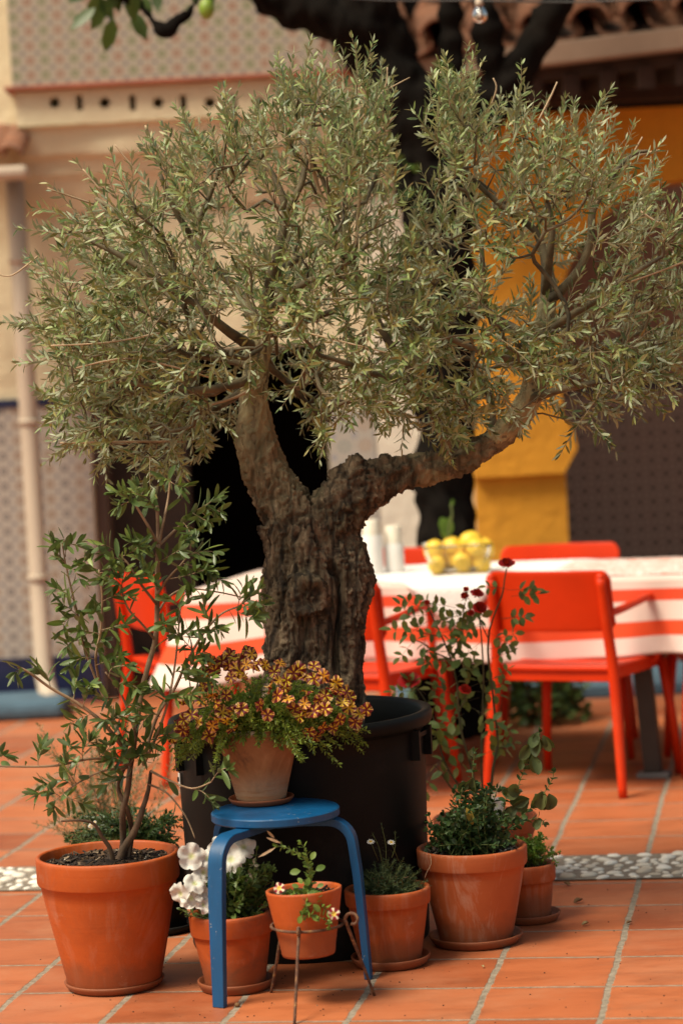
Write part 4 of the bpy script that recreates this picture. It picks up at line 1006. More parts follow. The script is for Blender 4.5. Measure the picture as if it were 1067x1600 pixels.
# pot on the stool + stool
ST_H = .44
f1 = G(344, 1574); f2 = G(576, 1529)
midp = (f1+f2)/2; dd = (f2-f1); per_ = Vector((-dd.y, dd.x, 0)); f3 = midp+per_.normalized()*dd.length*.866
sc_ = G(430, 1263, ST_H)
stool = thing('stool', (sc_.x, sc_.y, 0), 'blue painted round wooden stool with bent legs carrying a flower pot', 'stool')
m = MB(); R_ = .163; th = .024
m.lathe([(.001, -th), (R_-.004, -th), (R_, -th+.004), (R_, -.004), (R_-.003, -.0008), (R_-.006, 0), (.001, 0)], (sc_.x, sc_.y, ST_H), 72)
m.build('seat', M_BLUE, stool, auto=35)
for fpt in (f1, f2, f3):
    d = Vector((fpt.x-sc_.x, fpt.y-sc_.y, 0)); D = d.length; d.normalize(); w = Vector((-d.y, d.x, 0))
    zt = ST_H-th-.0105; rb = .062; xo = D-.022
    pts = [(.03, zt), (xo-rb-.02, zt)]
    for i in range(9): a = PI/2*i/8*.95; pts.append((xo-rb+rb*math.sin(a), zt-rb+rb*math.cos(a)))
    pts += [(D-.014, .27), (D-.006, .13), (D, .0005)]
    th_ = [.010, .010]+[.0105]*9+[.0105, .0095, .0085]; wd = [.021]*2+[.021]*9+[.0205, .0185, .0165]
    m = MB(); vs = []
    for i, (x, z) in enumerate(pts):
        a = Vector(pts[min(i+1, len(pts)-1)])-Vector(pts[max(i-1, 0)]); a.normalize(); nx, nz = -a.y, a.x
        if i == len(pts)-1: nx, nz = 1, 0
        if i >= len(pts)-1: nx, nz = (1, 0) if a.y < 0 else (nx, nz)
        sg = 1
        for s1, s2 in ((-1, -1), (1, -1), (1, 1), (-1, 1)):
            q = Vector((sc_.x, sc_.y, 0))+d*(x+nx*s2*th_[i])+Vector((0, 0, z+nz*s2*th_[i]))+w*(s1*wd[i]); vs.append(q)
    fs = [(0, 1, 2, 3), tuple(len(vs)-4+k for k in (3, 2, 1, 0))]+[(i*4+k, (i+1)*4+k, (i+1)*4+(k+1) % 4, i*4+(k+1) % 4) for i in range(len(pts)-1) for k in range(4)]
    m.add(vs, fs); m.build('leg', M_BLUE, stool, smooth=True, bevel=.0018, auto=35)
sp_ = G(409, 1254, ST_H); saucer('orange saucer on the blue stool seat', (sp_.x, sp_.y, ST_H), .085, .017, M_SAUCER)
pk = potted('potted_calibrachoa', (sp_.x, sp_.y, ST_H+.010), (.110, .062, .19, 0), M_AGED, 'weathered clay pot of yellow and maroon striped flowers standing on the blue stool', 'potted plant', .02, wall=.012, wobble=.008)

# hanging pot in rusty iron stand
fa = G(460, 1601); fb = G(424, 1551); fc = G(585, 1556); pc_ = Vector((P(477, 1388, 6.5).x+.0, 6.5, 0))
stand = thing('plant_stand', (pc_.x, pc_.y, 0), 'rusty wrought iron ring stand with curled tops, under the end of the stool', 'plant stand')
zr = P(477, 1447, 6.5).z+.004; Rr = .088
m = MB(); ring = [(pc_.x+Rr*math.cos(2*PI*i/40), pc_.y+Rr*math.sin(2*PI*i/40), zr) for i in range(41)]; m.tube(ring, .0037, 8, cap=False); m.build('ring', M_RUST, stand)
def stand_leg(top, foot, curl):
    m = MB(); pts = [foot, foot.lerp(top, .4)+rv(.001), foot.lerp(top, .8)+rv(.001), top]
    m.tube(smooth_path(pts, 4), lerp_list([.0036, .004, .0042, .0042], 4), 8, wob=.15)
    o = Vector((top.x-pc_.x, top.y-pc_.y, 0)).normalized(); cpts = []
    R1 = curl
    for i in range(22):
        a = PI-(1.62*PI)*i/21; r = R1*(1-.45*i/21); cpts.append(top+o*(R1+r*math.cos(a)*1.0)+Vector((0, 0, r*math.sin(a)*1.0)))
    cpts = [top]+cpts[1:]
    m.tube(cpts, .0042, 8); m.build('leg', M_RUST, stand)
def ring_at(f):
    d = Vector((f.x-pc_.x, f.y-pc_.y, 0)).normalized(); return Vector((pc_.x, pc_.y, zr))+d*(Rr+.006)
ta = ring_at(fa); ta.z += .004; stand_leg(ta, fa, .011)
tb = ring_at(fb); stand_leg(tb, fb, .010)
tcv = P(539, 1437, 6.47); stand_leg(tcv, fc, .0185)
m = MB(); m.tube([tcv+Vector((.001, 0, -.006)), ring_at(fc)+Vector((-.006, 0, 0))], .0035, 8); m.build('ring_joint', M_RUST, stand)
pz = P(477, 1491, 6.5).z; hz = P(477, 1388, 6.5).z-pz
pc = potted('potted_petunia', (pc_.x, pc_.y, pz), (.094, .064, hz, 0), M_TERRA, 'small orange clay pot held in the rusty iron stand with a straggling shoot', 'potted plant', .018, lean=(math.radians(-1.5), math.radians(-1.5)), chips=80)

# =================================================================== OLIVE TREE
sY = YO/F
tm = MB()
def limb(path, n=16, k=5, wob=0.0):
    pts = [P(p[0], p[1], YO+(p[3] if len(p) > 3 else 0)) for p in path]
    tm.tube(smooth_path(pts, k), lerp_list([p[2]*sY for p in path], k), n, wob=wob)
    return smooth_path(pts, k), lerp_list([p[2]*sY for p in path], k)
limb([(487, 1200, 80), (487, 1120, 68), (486, 1050, 58), (485, 990, 60), (482, 940, 67), (478, 895, 67), (474, 850, 60), (468, 810, 50)], 20)
limb([(500, 1180, 70, .03), (512, 1080, 48, -.02), (520, 1000, 42, -.03), (528, 930, 46, -.03), (532, 885, 42, -.02), (520, 840, 40), (512, 800, 36)], 16)
limb([(448, 1170, 60, -.05), (448, 1080, 36, -.05), (446, 990, 30, -.07), (440, 930, 30, -.06), (442, 870, 30, -.04), (436, 820, 34, -.02)], 14)
limb([(540, 975, 24, -.02), (549, 930, 29, -.03), (548, 890, 28, -.02), (538, 860, 20)], 12)
limb([(478, 960, 22, -.11), (480, 930, 26, -.115), (478, 905, 20, -.11)], 12)
LL, LLr = limb([(470, 850, 50), (450, 800, 42), (428, 762, 35), (408, 715, 33), (399, 680, 30), (398, 645, 24), (397, 615, 21), (401, 575, 20), (404, 535, 18), (406, 495, 15)], 16)
RL, RLr = limb([(500, 850, 50), (522, 808, 46), (552, 775, 40), (596, 750, 29), (650, 736, 23), (700, 726, 21), (748, 703, 19), (790, 672, 17), (822, 632, 18), (840, 585, 17), (848, 540, 16), (851, 500, 14), (853, 470, 12)], 16)
limb([(535, 790, 34), (548, 758, 32), (562, 738, 25), (572, 728, 20)], 12)
limb([(598, 742, 16), (602, 728, 14), (606, 718, 8)], 8)
limb([(440, 815, 30), (470, 808, 26), (505, 822, 30)], 10)
me = RM(tm, .0045, 2)
nv = len(me.vertices); co = np.empty(nv*3, dtype=np.float32); me.vertices.foreach_get('co', co); co = co.reshape(-1, 3)
no = np.empty(nv*3, dtype=np.float32); me.vertex_normals.foreach_get('vector', no); no = no.reshape(-1, 3)
zfork = P(480, 800, YO).z; zl = P(400, 700, YO).z; xf = P(520, 800, YO).x
smo = np.zeros(nv); kn = P(481, 930, YO-.13); kr = .036
for i in range(nv):
    x, y, z = co[i].tolist(); a = 0.0
    if x < xf-.02: a = min(1, max(0, (z-(zfork-.03))/.30))**1.0*(.75+.5*noise.noise(Vector((x*9, y*9, z*7)))); a = min(1, max(0, a))
    elif x > P(575, 760, YO).x: a = .78*min(1, (x-P(575, 760, YO).x)/.30)*(1 if noise.noise(Vector((x*7, y*7, z*9))) > -.2 else .3)
    smo[i] = a
    # grain coordinate: along the limb the pattern is stretched
    if z < zfork: g = Vector((x, y, z*.22))
    elif x < xf: g = Vector((x, y, z*.4))
    else: g = Vector((x*.45+z*.2, y, z*.9-x*.4))
    tw = .25*noise.noise(Vector((z*3, 0, 0)))
    r1 = noise.noise(Vector((g.x*28+tw, g.y*28, g.z*28)))          # broad ridges
    r2 = noise.noise(Vector((g.x*70, g.y*70, g.z*52+5)))
    r3 = noise.noise(Vector((x*120, y*120, z*90)))
    rough = 1-.80*a
    lump = noise.noise(Vector((x*7, y*7, z*5)))*(.013 if z < zfork else .006)*(1-.5*a)
    d = lump+rough*(.009*(1-2.2*abs(r1))-.004+.008*(1-2*abs(r2))+.005*r3)
    if a < .97:
        wv = .9*r1+.5*r3
        ds, _p = noise.voronoi(Vector((g.x*46+wv, g.y*46-wv, z*17+wv+x*6)))
        d += rough*.0085*(min(1, (ds[1]-ds[0])*2.4)-.55)
        ds, _p = noise.voronoi(Vector((x*95+wv, y*95, z*50-wv)))
        d += rough*.0028*(min(1, (ds[1]-ds[0])*2.0)-.5)
    # hollow knot and a long dark crevice on the trunk
    if y < YO:
        dk = math.hypot(x-kn.x, (z-kn.z)*.8)*(1+.55*noise.noise(Vector((x*22, 3, z*22))))
        if dk < kr*1.9: d += .010*math.exp(-((dk-kr)/.011)**2)-.022*math.exp(-(dk/(kr*.62))**2)+.014*math.exp(-(dk/.009)**2)
        cx_ = P(527, 960, YO).x+.010*math.sin(z*22); zt_, zb_ = P(525, 868, YO).z, P(530, 1060, YO).z
        if zb_ < z < zt_: d -= .052*math.exp(-((x-cx_)/.010)**2)*min(1, (zt_-z)/.04, (z-zb_)/.05)
    if a > .5 and x < xf:                                          # small knots on the smooth limb
        d += .004*max(0, noise.noise(Vector((x*30, y*30, z*24)))-.25)*6*.4
        for (px, py) in ((401, 598), (412, 700), (424, 728), (432, 700), (437, 735), (418, 762)):
            kx = P(px, py, YO).x; kz = P(px, py, YO).z; rr_ = math.hypot((x-kx)*1.5, z-kz)
            if y < YO and rr_ < .03: d += .005*math.exp(-((rr_-.014)/.006)**2)-.014*math.exp(-(rr_/.008)**2)
    co[i] += no[i]*d
me.vertices.foreach_set('co', co.ravel()); me.update()
at = me.attributes.new('smooth_bark', 'FLOAT', 'POINT'); at.data.foreach_set('value', smo.astype(np.float32))
trunk = link_mesh('trunk', me, M_BARK, olive)

# ---- branches grown towards points in the crown
class Tree:
    def __init__(s): s.p = []; s.par = []; s.fix = []
    def node(s, p, par, r=None): s.p.append(Vector(p)); s.par.append(par); s.fix.append(r); return len(s.p)-1
    def chain(s, pts, rad, par=-1):
        for q, r in zip(pts, rad): par = s.node(q, par, r)
        return par
T_ = Tree()
def pin(pts, radii, frm):                      # attach a hand placed branch to the nearest node of the tree
    k = -1
    if T_.p:
        dd = [(q-pts[0]).length for q in T_.p]; k = dd.index(min(dd))
    T_.chain(pts, radii, k)
T_.chain(LL[18:], LLr[18:]); T_.chain(RL[25:], RLr[25:])
def br(path, k=3):
    pts = [P(p[0], p[1], YO+(p[3] if len(p) > 3 else 0)) for p in path]
    pin(smooth_path(pts, k), lerp_list([p[2]*sY for p in path], k), None)
br([(853, 470, 10), (875, 455, 8, -.03), (905, 420, 7, -.05), (922, 375, 6.5, -.06), (925, 330, 6, -.05), (945, 295, 5, -.04), (965, 262, 4.5, -.02), (990, 240, 3.2), (1012, 236, 2.4)])
br([(851, 480, 10), (853, 440, 8.5, .03), (850, 400, 7, .06), (835, 360, 6, .08), (800, 335, 5, .08), (770, 310, 4.5, .08), (735, 275, 4, .06), (712, 230, 3, .05)])
br([(852, 455, 8), (858, 400, 6, -.08), (862, 350, 5, -.1), (850, 300, 4, -.1), (846, 250, 3, -.1)])
br([(845, 530, 9), (880, 500, 6, -.15), (930, 470, 5, -.22), (985, 430, 4, -.25), (1035, 400, 3, -.26)])
br([(842, 575, 9), (885, 560, 6, .12), (940, 540, 5, .2), (1000, 520, 4, .25)])
br([(825, 625, 9), (870, 610, 6, -.12), (920, 600, 5, -.2), (960, 590, 3, -.2)])
br([(848, 540, 8), (800, 510, 6, .15), (745, 480, 5, .25), (700, 440, 4, .3), (670, 380, 3, .32)])
br([(840, 585, 8), (790, 560, 6, -.15), (740, 545, 5, -.24), (690, 520, 4, -.3), (650, 480, 3, -.32)])
br([(700, 726, 9), (695, 690, 8, -.05), (680, 655, 7, -.1), (655, 600, 6, -.15), (610, 540, 6, -.2), (575, 470, 6.5, -.2), (550, 410, 6, -.2), (535, 370, 5, -.2), (520, 320, 4, -.2), (500, 270, 3.5, -.2)])
br([(655, 600, 6, -.15), (600, 590, 5, -.25), (550, 570, 4, -.32), (500, 555, 3.2, -.38)])
br([(748, 703, 7), (770, 660, 6, .1), (760, 610, 5, .18), (735, 560, 4, .25)])
br([(402, 535, 12), (415, 480, 10), (425, 430, 8.5, -.04), (438, 380, 7, -.06), (446, 330, 6, -.06), (430, 280, 5, -.05), (400, 235, 4, -.04), (378, 200, 3)])
br([(446, 330, 6, -.06), (470, 290, 5, -.05), (480, 240, 4.2, -.04), (486, 190, 3.2), (500, 150, 2.6)])
br([(425, 430, 8, -.04), (470, 400, 6, .08), (515, 375, 5, .14), (560, 330, 4, .2), (590, 270, 3.5, .22), (600, 210, 3, .2)])
br([(404, 510, 11), (375, 460, 8, .08), (340, 420, 6.5, .12), (300, 370, 5.5, .14), (270, 320, 4.5, .12), (250, 270, 3.2, .1)])
br([(400, 545, 11), (360, 520, 8, -.1), (310, 480, 6.5, -.18), (250, 440, 5.5, -.22), (190, 400, 4.5, -.22), (130, 370, 3.2, -.2)])
br([(399, 570, 10), (350, 560, 7, .12), (290, 550, 6, .2), (220, 520, 5, .25), (150, 500, 4, .25), (90, 470, 3, .22)])
br([(398, 590, 9), (350, 605, 6.5, -.12), (290, 610, 5.5, -.2), (220, 600, 5, -.24), (150, 590, 3.6, -.22)])
br([(397, 600, 8), (350, 630, 6, .14), (290, 660, 5, .2), (220, 670, 4, .2)])
br([(404, 505, 9), (440, 470, 7, -.15), (480, 440, 5.5, -.25), (530, 420, 4.5, -.32), (575, 380, 3.5, -.36)])
br([(403, 520, 9), (430, 520, 7, .15), (480, 500, 5.5, .25), (540, 480, 4.5, .32)])
br([(400, 560, 8), (435, 585, 5, .06), (470, 620, 4, .1), (500, 650, 3, .1)])
br([(250, 440, 5, -.22), (200, 350, 4, -.2), (150, 310, 3, -.18)])
br([(300, 370, 5, .14), (330, 300, 4, .12), (350, 240, 3, .1), (352, 190, 2.4, .1)])
CROWN = [(20, 398), (95, 292), (150, 285), (215, 238), (262, 200), (305, 178), (345, 160), (372, 160), (420, 128), (455, 104), (480, 108), (520, 92), (550, 88), (585, 118), (612, 150), (628, 205), (650, 160), (680, 128), (705, 112), (740, 130), (775, 150), (800, 138), (850, 150), (900, 160), (950, 180), (990, 222), (1003, 300), (1040, 288), (1060, 300), (1100, 400), (1110, 560), (1050, 600), (1000, 622), (962, 668), (915, 692), (880, 660), (850, 640), (820, 650), (790, 640), (745, 668), (700, 700), (655, 672), (600, 664), (560, 640), (525, 690), (500, 700), (455, 660), (440, 600), (425, 575), (380, 590), (352, 640), (330, 690), (270, 735), (220, 735), (170, 722), (95, 690), (62, 590), (38, 500)]
def inside(x, y, poly):
    c = False; j = len(poly)-1
    for i in range(len(poly)):
        xi, yi = poly[i]; xj, yj = poly[j]
        if (yi > y) != (yj > y) and x < (xj-xi)*(y-yi)/(yj-yi)+xi: c = not c
        j = i
    return c
# (x, y, rx, ry, density factor): thinner places where the background shows
THIN = [(628, 165, 42, 75, .1), (640, 270, 36, 80, .35), (560, 330, 60, 50, .6), (350, 330, 60, 60, .7), (985, 440, 75, 95, .30), (800, 420, 55, 110, .50), (640, 300, 45, 110, .55), (1040, 340, 45, 60, .35), (600, 590, 60, 35, 1.3), (470, 640, 70, 60, .45), (880, 400, 50, 90, .40), (130, 400, 80, 80, .75), (170, 320, 70, 50, .6), (700, 600, 90, 60, 1.25), (660, 470, 30, 60, .45), (830, 600, 50, 45, .35), (250, 480, 120, 120, 1.3), (720, 200, 60, 50, 1.1), (480, 200, 110, 70, .95), (930, 240, 60, 50, .7), (300, 250, 60, 50, .7), (935, 655, 60, 40, .8), (80, 560, 50, 80, .8), (520, 430, 60, 110, 1.0)]
def dens(x, y):
    f = 1.0
    for cx, cy, rx, ry, w in THIN:
        d = ((x-cx)/rx)**2+((y-cy)/ry)**2
        if d < 1: f *= 1+(w-1)*(1-d**2)
    return f
att = []
tries = 0
while len(att) < 1180 and tries < 90000:
    tries += 1
    x, y = rnd(10, 1110), rnd(80, 745)
    if not inside(545+(x-545)*1.075, 480+(y-480)*(1.13 if y < 480 else 1.05), CROWN): continue
    if y < 420 and not inside(x, y-48, CROWN): continue
    if x < 300 and not inside(x-30, y, CROWN): continue
    cl = noise.noise(Vector((x*.0105, y*.0125, 3.3)))
    if random.random() > dens(x, y)*.75*(.78+.95*cl): continue
    dx = abs(x-560)/560; dmax = .56*math.sqrt(max(.03, 1-dx*dx))*(1-.45*max(0, (y-560)/180))*(1 if y > 230 else .75)
    dy = rnd(-1, 1)*dmax
    # keep the view of the trunk fork open
    if 330 < x < 470 and y > 570 and dy < .05: continue
    if x > 540 and y > 690 and dy < 0.05 and x < 780: continue
    att.append((P(x, y, YO+dy), x, y))
tips = []
pos = np.array([list(q) for q in T_.p])
cen = np.array([(P(400, 560, YO)), (P(845, 560, YO))])
order = sorted(range(len(att)), key=lambda i: min(np.linalg.norm(np.array(att[i][0])-cen[0]), np.linalg.norm(np.array(att[i][0])-cen[1])))
plist = [np.array(q) for q in T_.p]
arr = np.zeros((len(plist)+1380*5, 3)); arr[:len(plist)] = plist; cnt = len(plist)
allow = np.ones(len(arr)) 
for i in order:
    q, px, py = att[i]; qa = np.array(q)
    dvec = qa-arr[:cnt]; dd = np.linalg.norm(dvec, axis=1)
    cost = dd*(1+.55*(dvec[:, 2] < -.02)) 
    k = int(np.argmin(cost)); a = Vector(arr[k]); L = (q-a).length
    ns = max(2, min(4, int(L/.045))); par = k
    pp0 = T_.par[k]; pdir = (T_.p[k]-T_.p[pp0]).normalized() if pp0 >= 0 and (T_.p[k]-T_.p[pp0]).length > 1e-6 else Vector((0, 0, 1))
    for j in range(1, ns+1):
        t = j/ns; w = t*(1-t)
        p = a.lerp(q, t)+pdir*(w*L*.5)+rv(.006)+Vector((0, 0, .03*w*(1 if py < 520 else -1)))
        if j == ns: p = q
        par = T_.node(p, par); arr[cnt] = p; cnt += 1
    tips.append((par, px, py))
N = len(T_.p); load = np.zeros(N)
for par, _, _ in tips: load[par] += 1
for i in range(N-1, -1, -1):
    if T_.par[i] >= 0 and T_.par[i] < i: load[T_.par[i]] += load[i]
def rad_of(i):
    r = .0016*max(1, load[i])**.40
    return r if T_.fix[i] is None else max(r*.6, T_.fix[i])
kids = {}
for i in range(N): kids.setdefault(T_.par[i], []).append(i)
bmB = MB(); twB = MB(); used_ = set()
starts = [i for i in range(N) if T_.par[i] == -1 or True]
def emit(chain, start):
    pts = [T_.p[i] for i in chain]; rr = [rad_of(i) for i in chain]
    if start: rr[0] = min(rr[0], rr[1]*1.25) if len(rr) > 1 else rr[0]
    if len(pts) > 1: (bmB if max(rr) > .0026 else twB).tube(pts, rr, 8 if rr[0] > .006 else 5, cap=True)
stack = [(k, None) for k in kids.get(-1, [])]
while stack:
    i, parent_ = stack.pop(); ch = ([parent_] if parent_ is not None else [])+[i]
    while True:
        ks = kids.get(ch[-1], [])
        if not ks: break
        ks = sorted(ks, key=lambda k: (T_.fix[k] is not None, load[k]), reverse=True)
        for k in ks[1:]: stack.append((k, ch[-1]))
        ch.append(ks[0])
    emit(ch, parent_ is not None)
# twigs with paired leaves
ol = Leaves(); crown_c = P(545, 470, YO)
def twig(mb, lv, base, d, L, leafL, leafW, step, r=.0013, upb=.25, droop=0.0, every=1.0, r1=.0007):
    n = max(3, int(L/step)); p = Vector(base); pts = [p.copy()]; d = d.normalized(); roll = rnd(0, PI)
    curve = rv(.5)
    for i in range(n):
        t = (i+1)/n; d = (d+Vector((0, 0, (upb-droop)*.06))+curve*.035+rv(.035)).normalized(); p = p+d*(L/n); pts.append(p.copy())
        if t > .12 and random.random() < every:
            a = d.orthogonal().normalized(); b = d.cross(a); roll += PI/2+rnd(-.3, .3)
            s = a*math.cos(roll)+b*math.sin(roll)
            for sg in (-1, 1):
                if random.random() < .93:
                    ld = (d*rnd(.55, 1.2)+s*sg*rnd(.6, 1.0)+rv(.16)).normalized()
                    nn = (d-ld*d.dot(ld))+rv(.35); sc = (1-.35*t) if t > .6 else rnd(.8, 1.05)
                    lv.add(p, ld, nn if nn.length > 1e-3 else rv(1), leafL*sc*rnd(.75, 1.15), leafW*rnd(.75, 1.2))
    ld = d+rv(.12)
    lv.add(p, ld, rv(1), leafL*.6, leafW*.7)
    mb.tube(pts, [r+(r1-r)*i/n for i in range(n+1)], 4, cap=False)
    return pts
for par, px, py in tips:
    q = T_.p[par]; pp = T_.p[T_.par[par]]; cd = (q-pp); cd = cd.normalized() if cd.length > 1e-6 else Vector((0, 0, 1))
    out = (q-crown_c).normalized(); side = (px-540)/540
    upw = .95 if py < 330 else (.5 if py < 520 else -.12)
    if px < 300: upw -= .15
    for rep in range(2 if random.random() < .55 else 1):
        d = cd*.55+out*.45+Vector((side*.25, 0, upw))+rv(.42)
        twig(twB, ol, q, d, rnd(.07, .145), .044, .0078, .0125, r=.0014, upb=.4 if py < 450 else -.1)
    # a few leaves along the carrying shoot
    for j in range(4):
        b = pp.lerp(q, rnd(0, 1)); s = rv(1); ol.add(b, cd*.7+s, rv(1), rnd(.026, .038), .0075)
for i in range(150):
    par, px, py = random.choice(tips)
    if py > 330 and 150 < px < 950: continue
    d = Vector(((px-540)/900+rnd(-.35, .35), rnd(-.3, .3), 1.0 if 90 < px < 1000 else .4))
    twig(twB, ol, T_.p[par], d, rnd(.12, .20), .037, .0072, .0135, r=.0017, upb=.3)
dl = Leaves()
for i in range(70):
    par, px, py = random.choice(tips)
    if py < 380: continue
    twig(twB, dl, T_.p[par], Vector((rnd(-1, 1), rnd(-.6, .3), rnd(-1, .4))), rnd(.06, .13), .036, .0075, .016, r=.0012, upb=-.2, every=.7)
# bare and pruned sticks standing out of the crown
crown = thing('crown', (0, 0, 0)); crown.parent = olive
for path, r in [([(556, 385, -.2), (560, 330, -.2), (563, 270, -.2), (567, 202, -.2)], 3.6), ([(563, 245, -.2), (585, 215, -.2), (618, 180, -.2)], 2.6), ([(270, 262, 0), (248, 232, 0), (227, 196, 0)], 2.4), ([(215, 270, -.1), (195, 245, -.1), (180, 226, -.1)], 1.6), ([(150, 320, -.1), (90, 300, -.15), (75, 294, -.15)], 1.6), ([(160, 300, -.1), (130, 264, -.1)], 1.6), ([(482, 240, -.25), (476, 222, -.25), (470, 215, -.25)], 4), ([(482, 240, -.25), (500, 300, -.2), (520, 345, -.2)], 3.6), ([(965, 262, -.02), (985, 246, 0), (1030, 235, 0)], 2.6), ([(985, 246, 0), (1003, 214, 0)], 1.8), ([(940, 290, 0), (926, 270, 0)], 2.2), ([(60, 400, -.2), (20, 430, -.2), (-5, 428, -.2)], 1.5), ([(250, 520, -.35), (170, 535, -.4), (80, 540, -.4)], 1.6), ([(330, 590, -.3), (210, 560, -.36), (120, 575, -.36)], 1.8), ([(480, 520, -.35), (560, 540, -.4), (640, 560, -.4)], 1.6), ([(290, 690, .0), (190, 690, -.1), (95, 692, -.1)], 2.0), ([(405, 600, -.08), (370, 620, -.12), (330, 632, -.14)], 2.6), ([(700, 150, 0), (694, 128, 0), (688, 112, 0)], 2.0), ([(840, 190, 0), (858, 155, 0), (870, 128, 0)], 2.0), ([(760, 180, 0), (775, 140, 0), (770, 122, 0)], 1.8), ([(560, 190, 0), (600, 140, 0), (605, 105, 0)], 1.6), ([(600, 142, 0), (640, 121, 0)], 1.3), ([(1000, 330, -.2), (1035, 350, -.2), (1080, 345, -.2)], 1.8), ([(985, 440, -.25), (1040, 420, -.25), (1090, 400, -.25)], 1.8)]:
    pts = [P(p[0], p[1], YO+p[2]) for p in path]; n_ = len(pts)
    ctB = MB(); ctB.tube(smooth_path(pts, 4), lerp_list([r*sY*(1-.25*i/(n_-1)) for i in range(n_)], 4), 6, wob=.15); ctB.build('pruned_stick', M_CUT, crown)
bmB.build('branches', M_BRANCH, crown); twB.build('twigs', M_TWIG, crown)
ol.build('leaves', M_OLIVE, crown, bend=.12, fold=.2)
dl.build('dry_leaves', mat_leaf('olive_dry_leaf', [(0.20, 0.12, 0.045), (0.34, 0.23, 0.09), (0.28, 0.24, 0.08), (0.16, 0.15, 0.05)], None, .15, .6), crown, bend=.25, fold=.4)
print('olive leaves', len(ol.L), 'nodes', N)

# =================================================================== PLANTS
def sprout(mb, lv, path, r0, r1, leafL, leafW, step, tmin=.1, spread=1.0, pairs=2, jit=.25, tipL=.8, whorl=0, k=4, sides=5):
    """a stem along path with leaves on it"""
    pts = smooth_path(path, k); n = len(pts)
    mb.tube(pts, [r0+(r1-r0)*i/(n-1) for i in range(n)], sides, cap=True, wob=.1)
    acc = 0; roll = rnd(0, 6); tot = sum((pts[i+1]-pts[i]).length for i in range(n-1)); s_ = 0
    for i in range(n-1):
        seg = (pts[i+1]-pts[i]); L = seg.length; d = seg.normalized() if L > 1e-7 else Vector((0, 0, 1)); s_ += L; acc += L
        while acc >= step:
            acc -= step
            if s_/tot < tmin: continue
            p = pts[i+1]-d*acc; a = d.orthogonal().normalized(); b = d.cross(a); roll += PI/2 if pairs == 2 else 2.4; roll += rnd(-.3, .3)
            for q in range(pairs):
                ang = roll+q*2*PI/pairs; s = a*math.cos(ang)+b*math.sin(ang)
                ld = (d*rnd(.4, .9)+s*spread+rv(jit*.5)).normalized(); nn = d-ld*d.dot(ld)+rv(jit)
                lv.add(p, ld, nn, leafL*rnd(.7, 1.15)*(1 if s_/tot < .8 else tipL), leafW*rnd(.75, 1.2)*(1 if s_/tot < .8 else tipL))
    d = (pts[-1]-pts[-2]).normalized()
    for q in range(3+whorl):
        lv.add(pts[-1], d*1.0+rv(.35+.1*whorl), rv(.6)+Vector((0, 0, .4)), leafL*tipL*rnd(.6, 1), leafW*tipL*rnd(.7, 1))
    return pts

# ---- tall shrub in the big left pot
YS = ca_.y
mt = MB(); ms = MB(); lv = Leaves()
def SP(path): return [P(p[0], p[1], YS+(p[2] if len(p) > 2 else 0)) for p in path]
def stem(path, r0, r1, mb=None, k=5):
    q = smooth_path(SP(path), k); n = len(q); (mb or ms).tube(q, [(r0+(r1-r0)*i/(n-1))*YS/F for i in range(n)], 8, wob=.12); return q
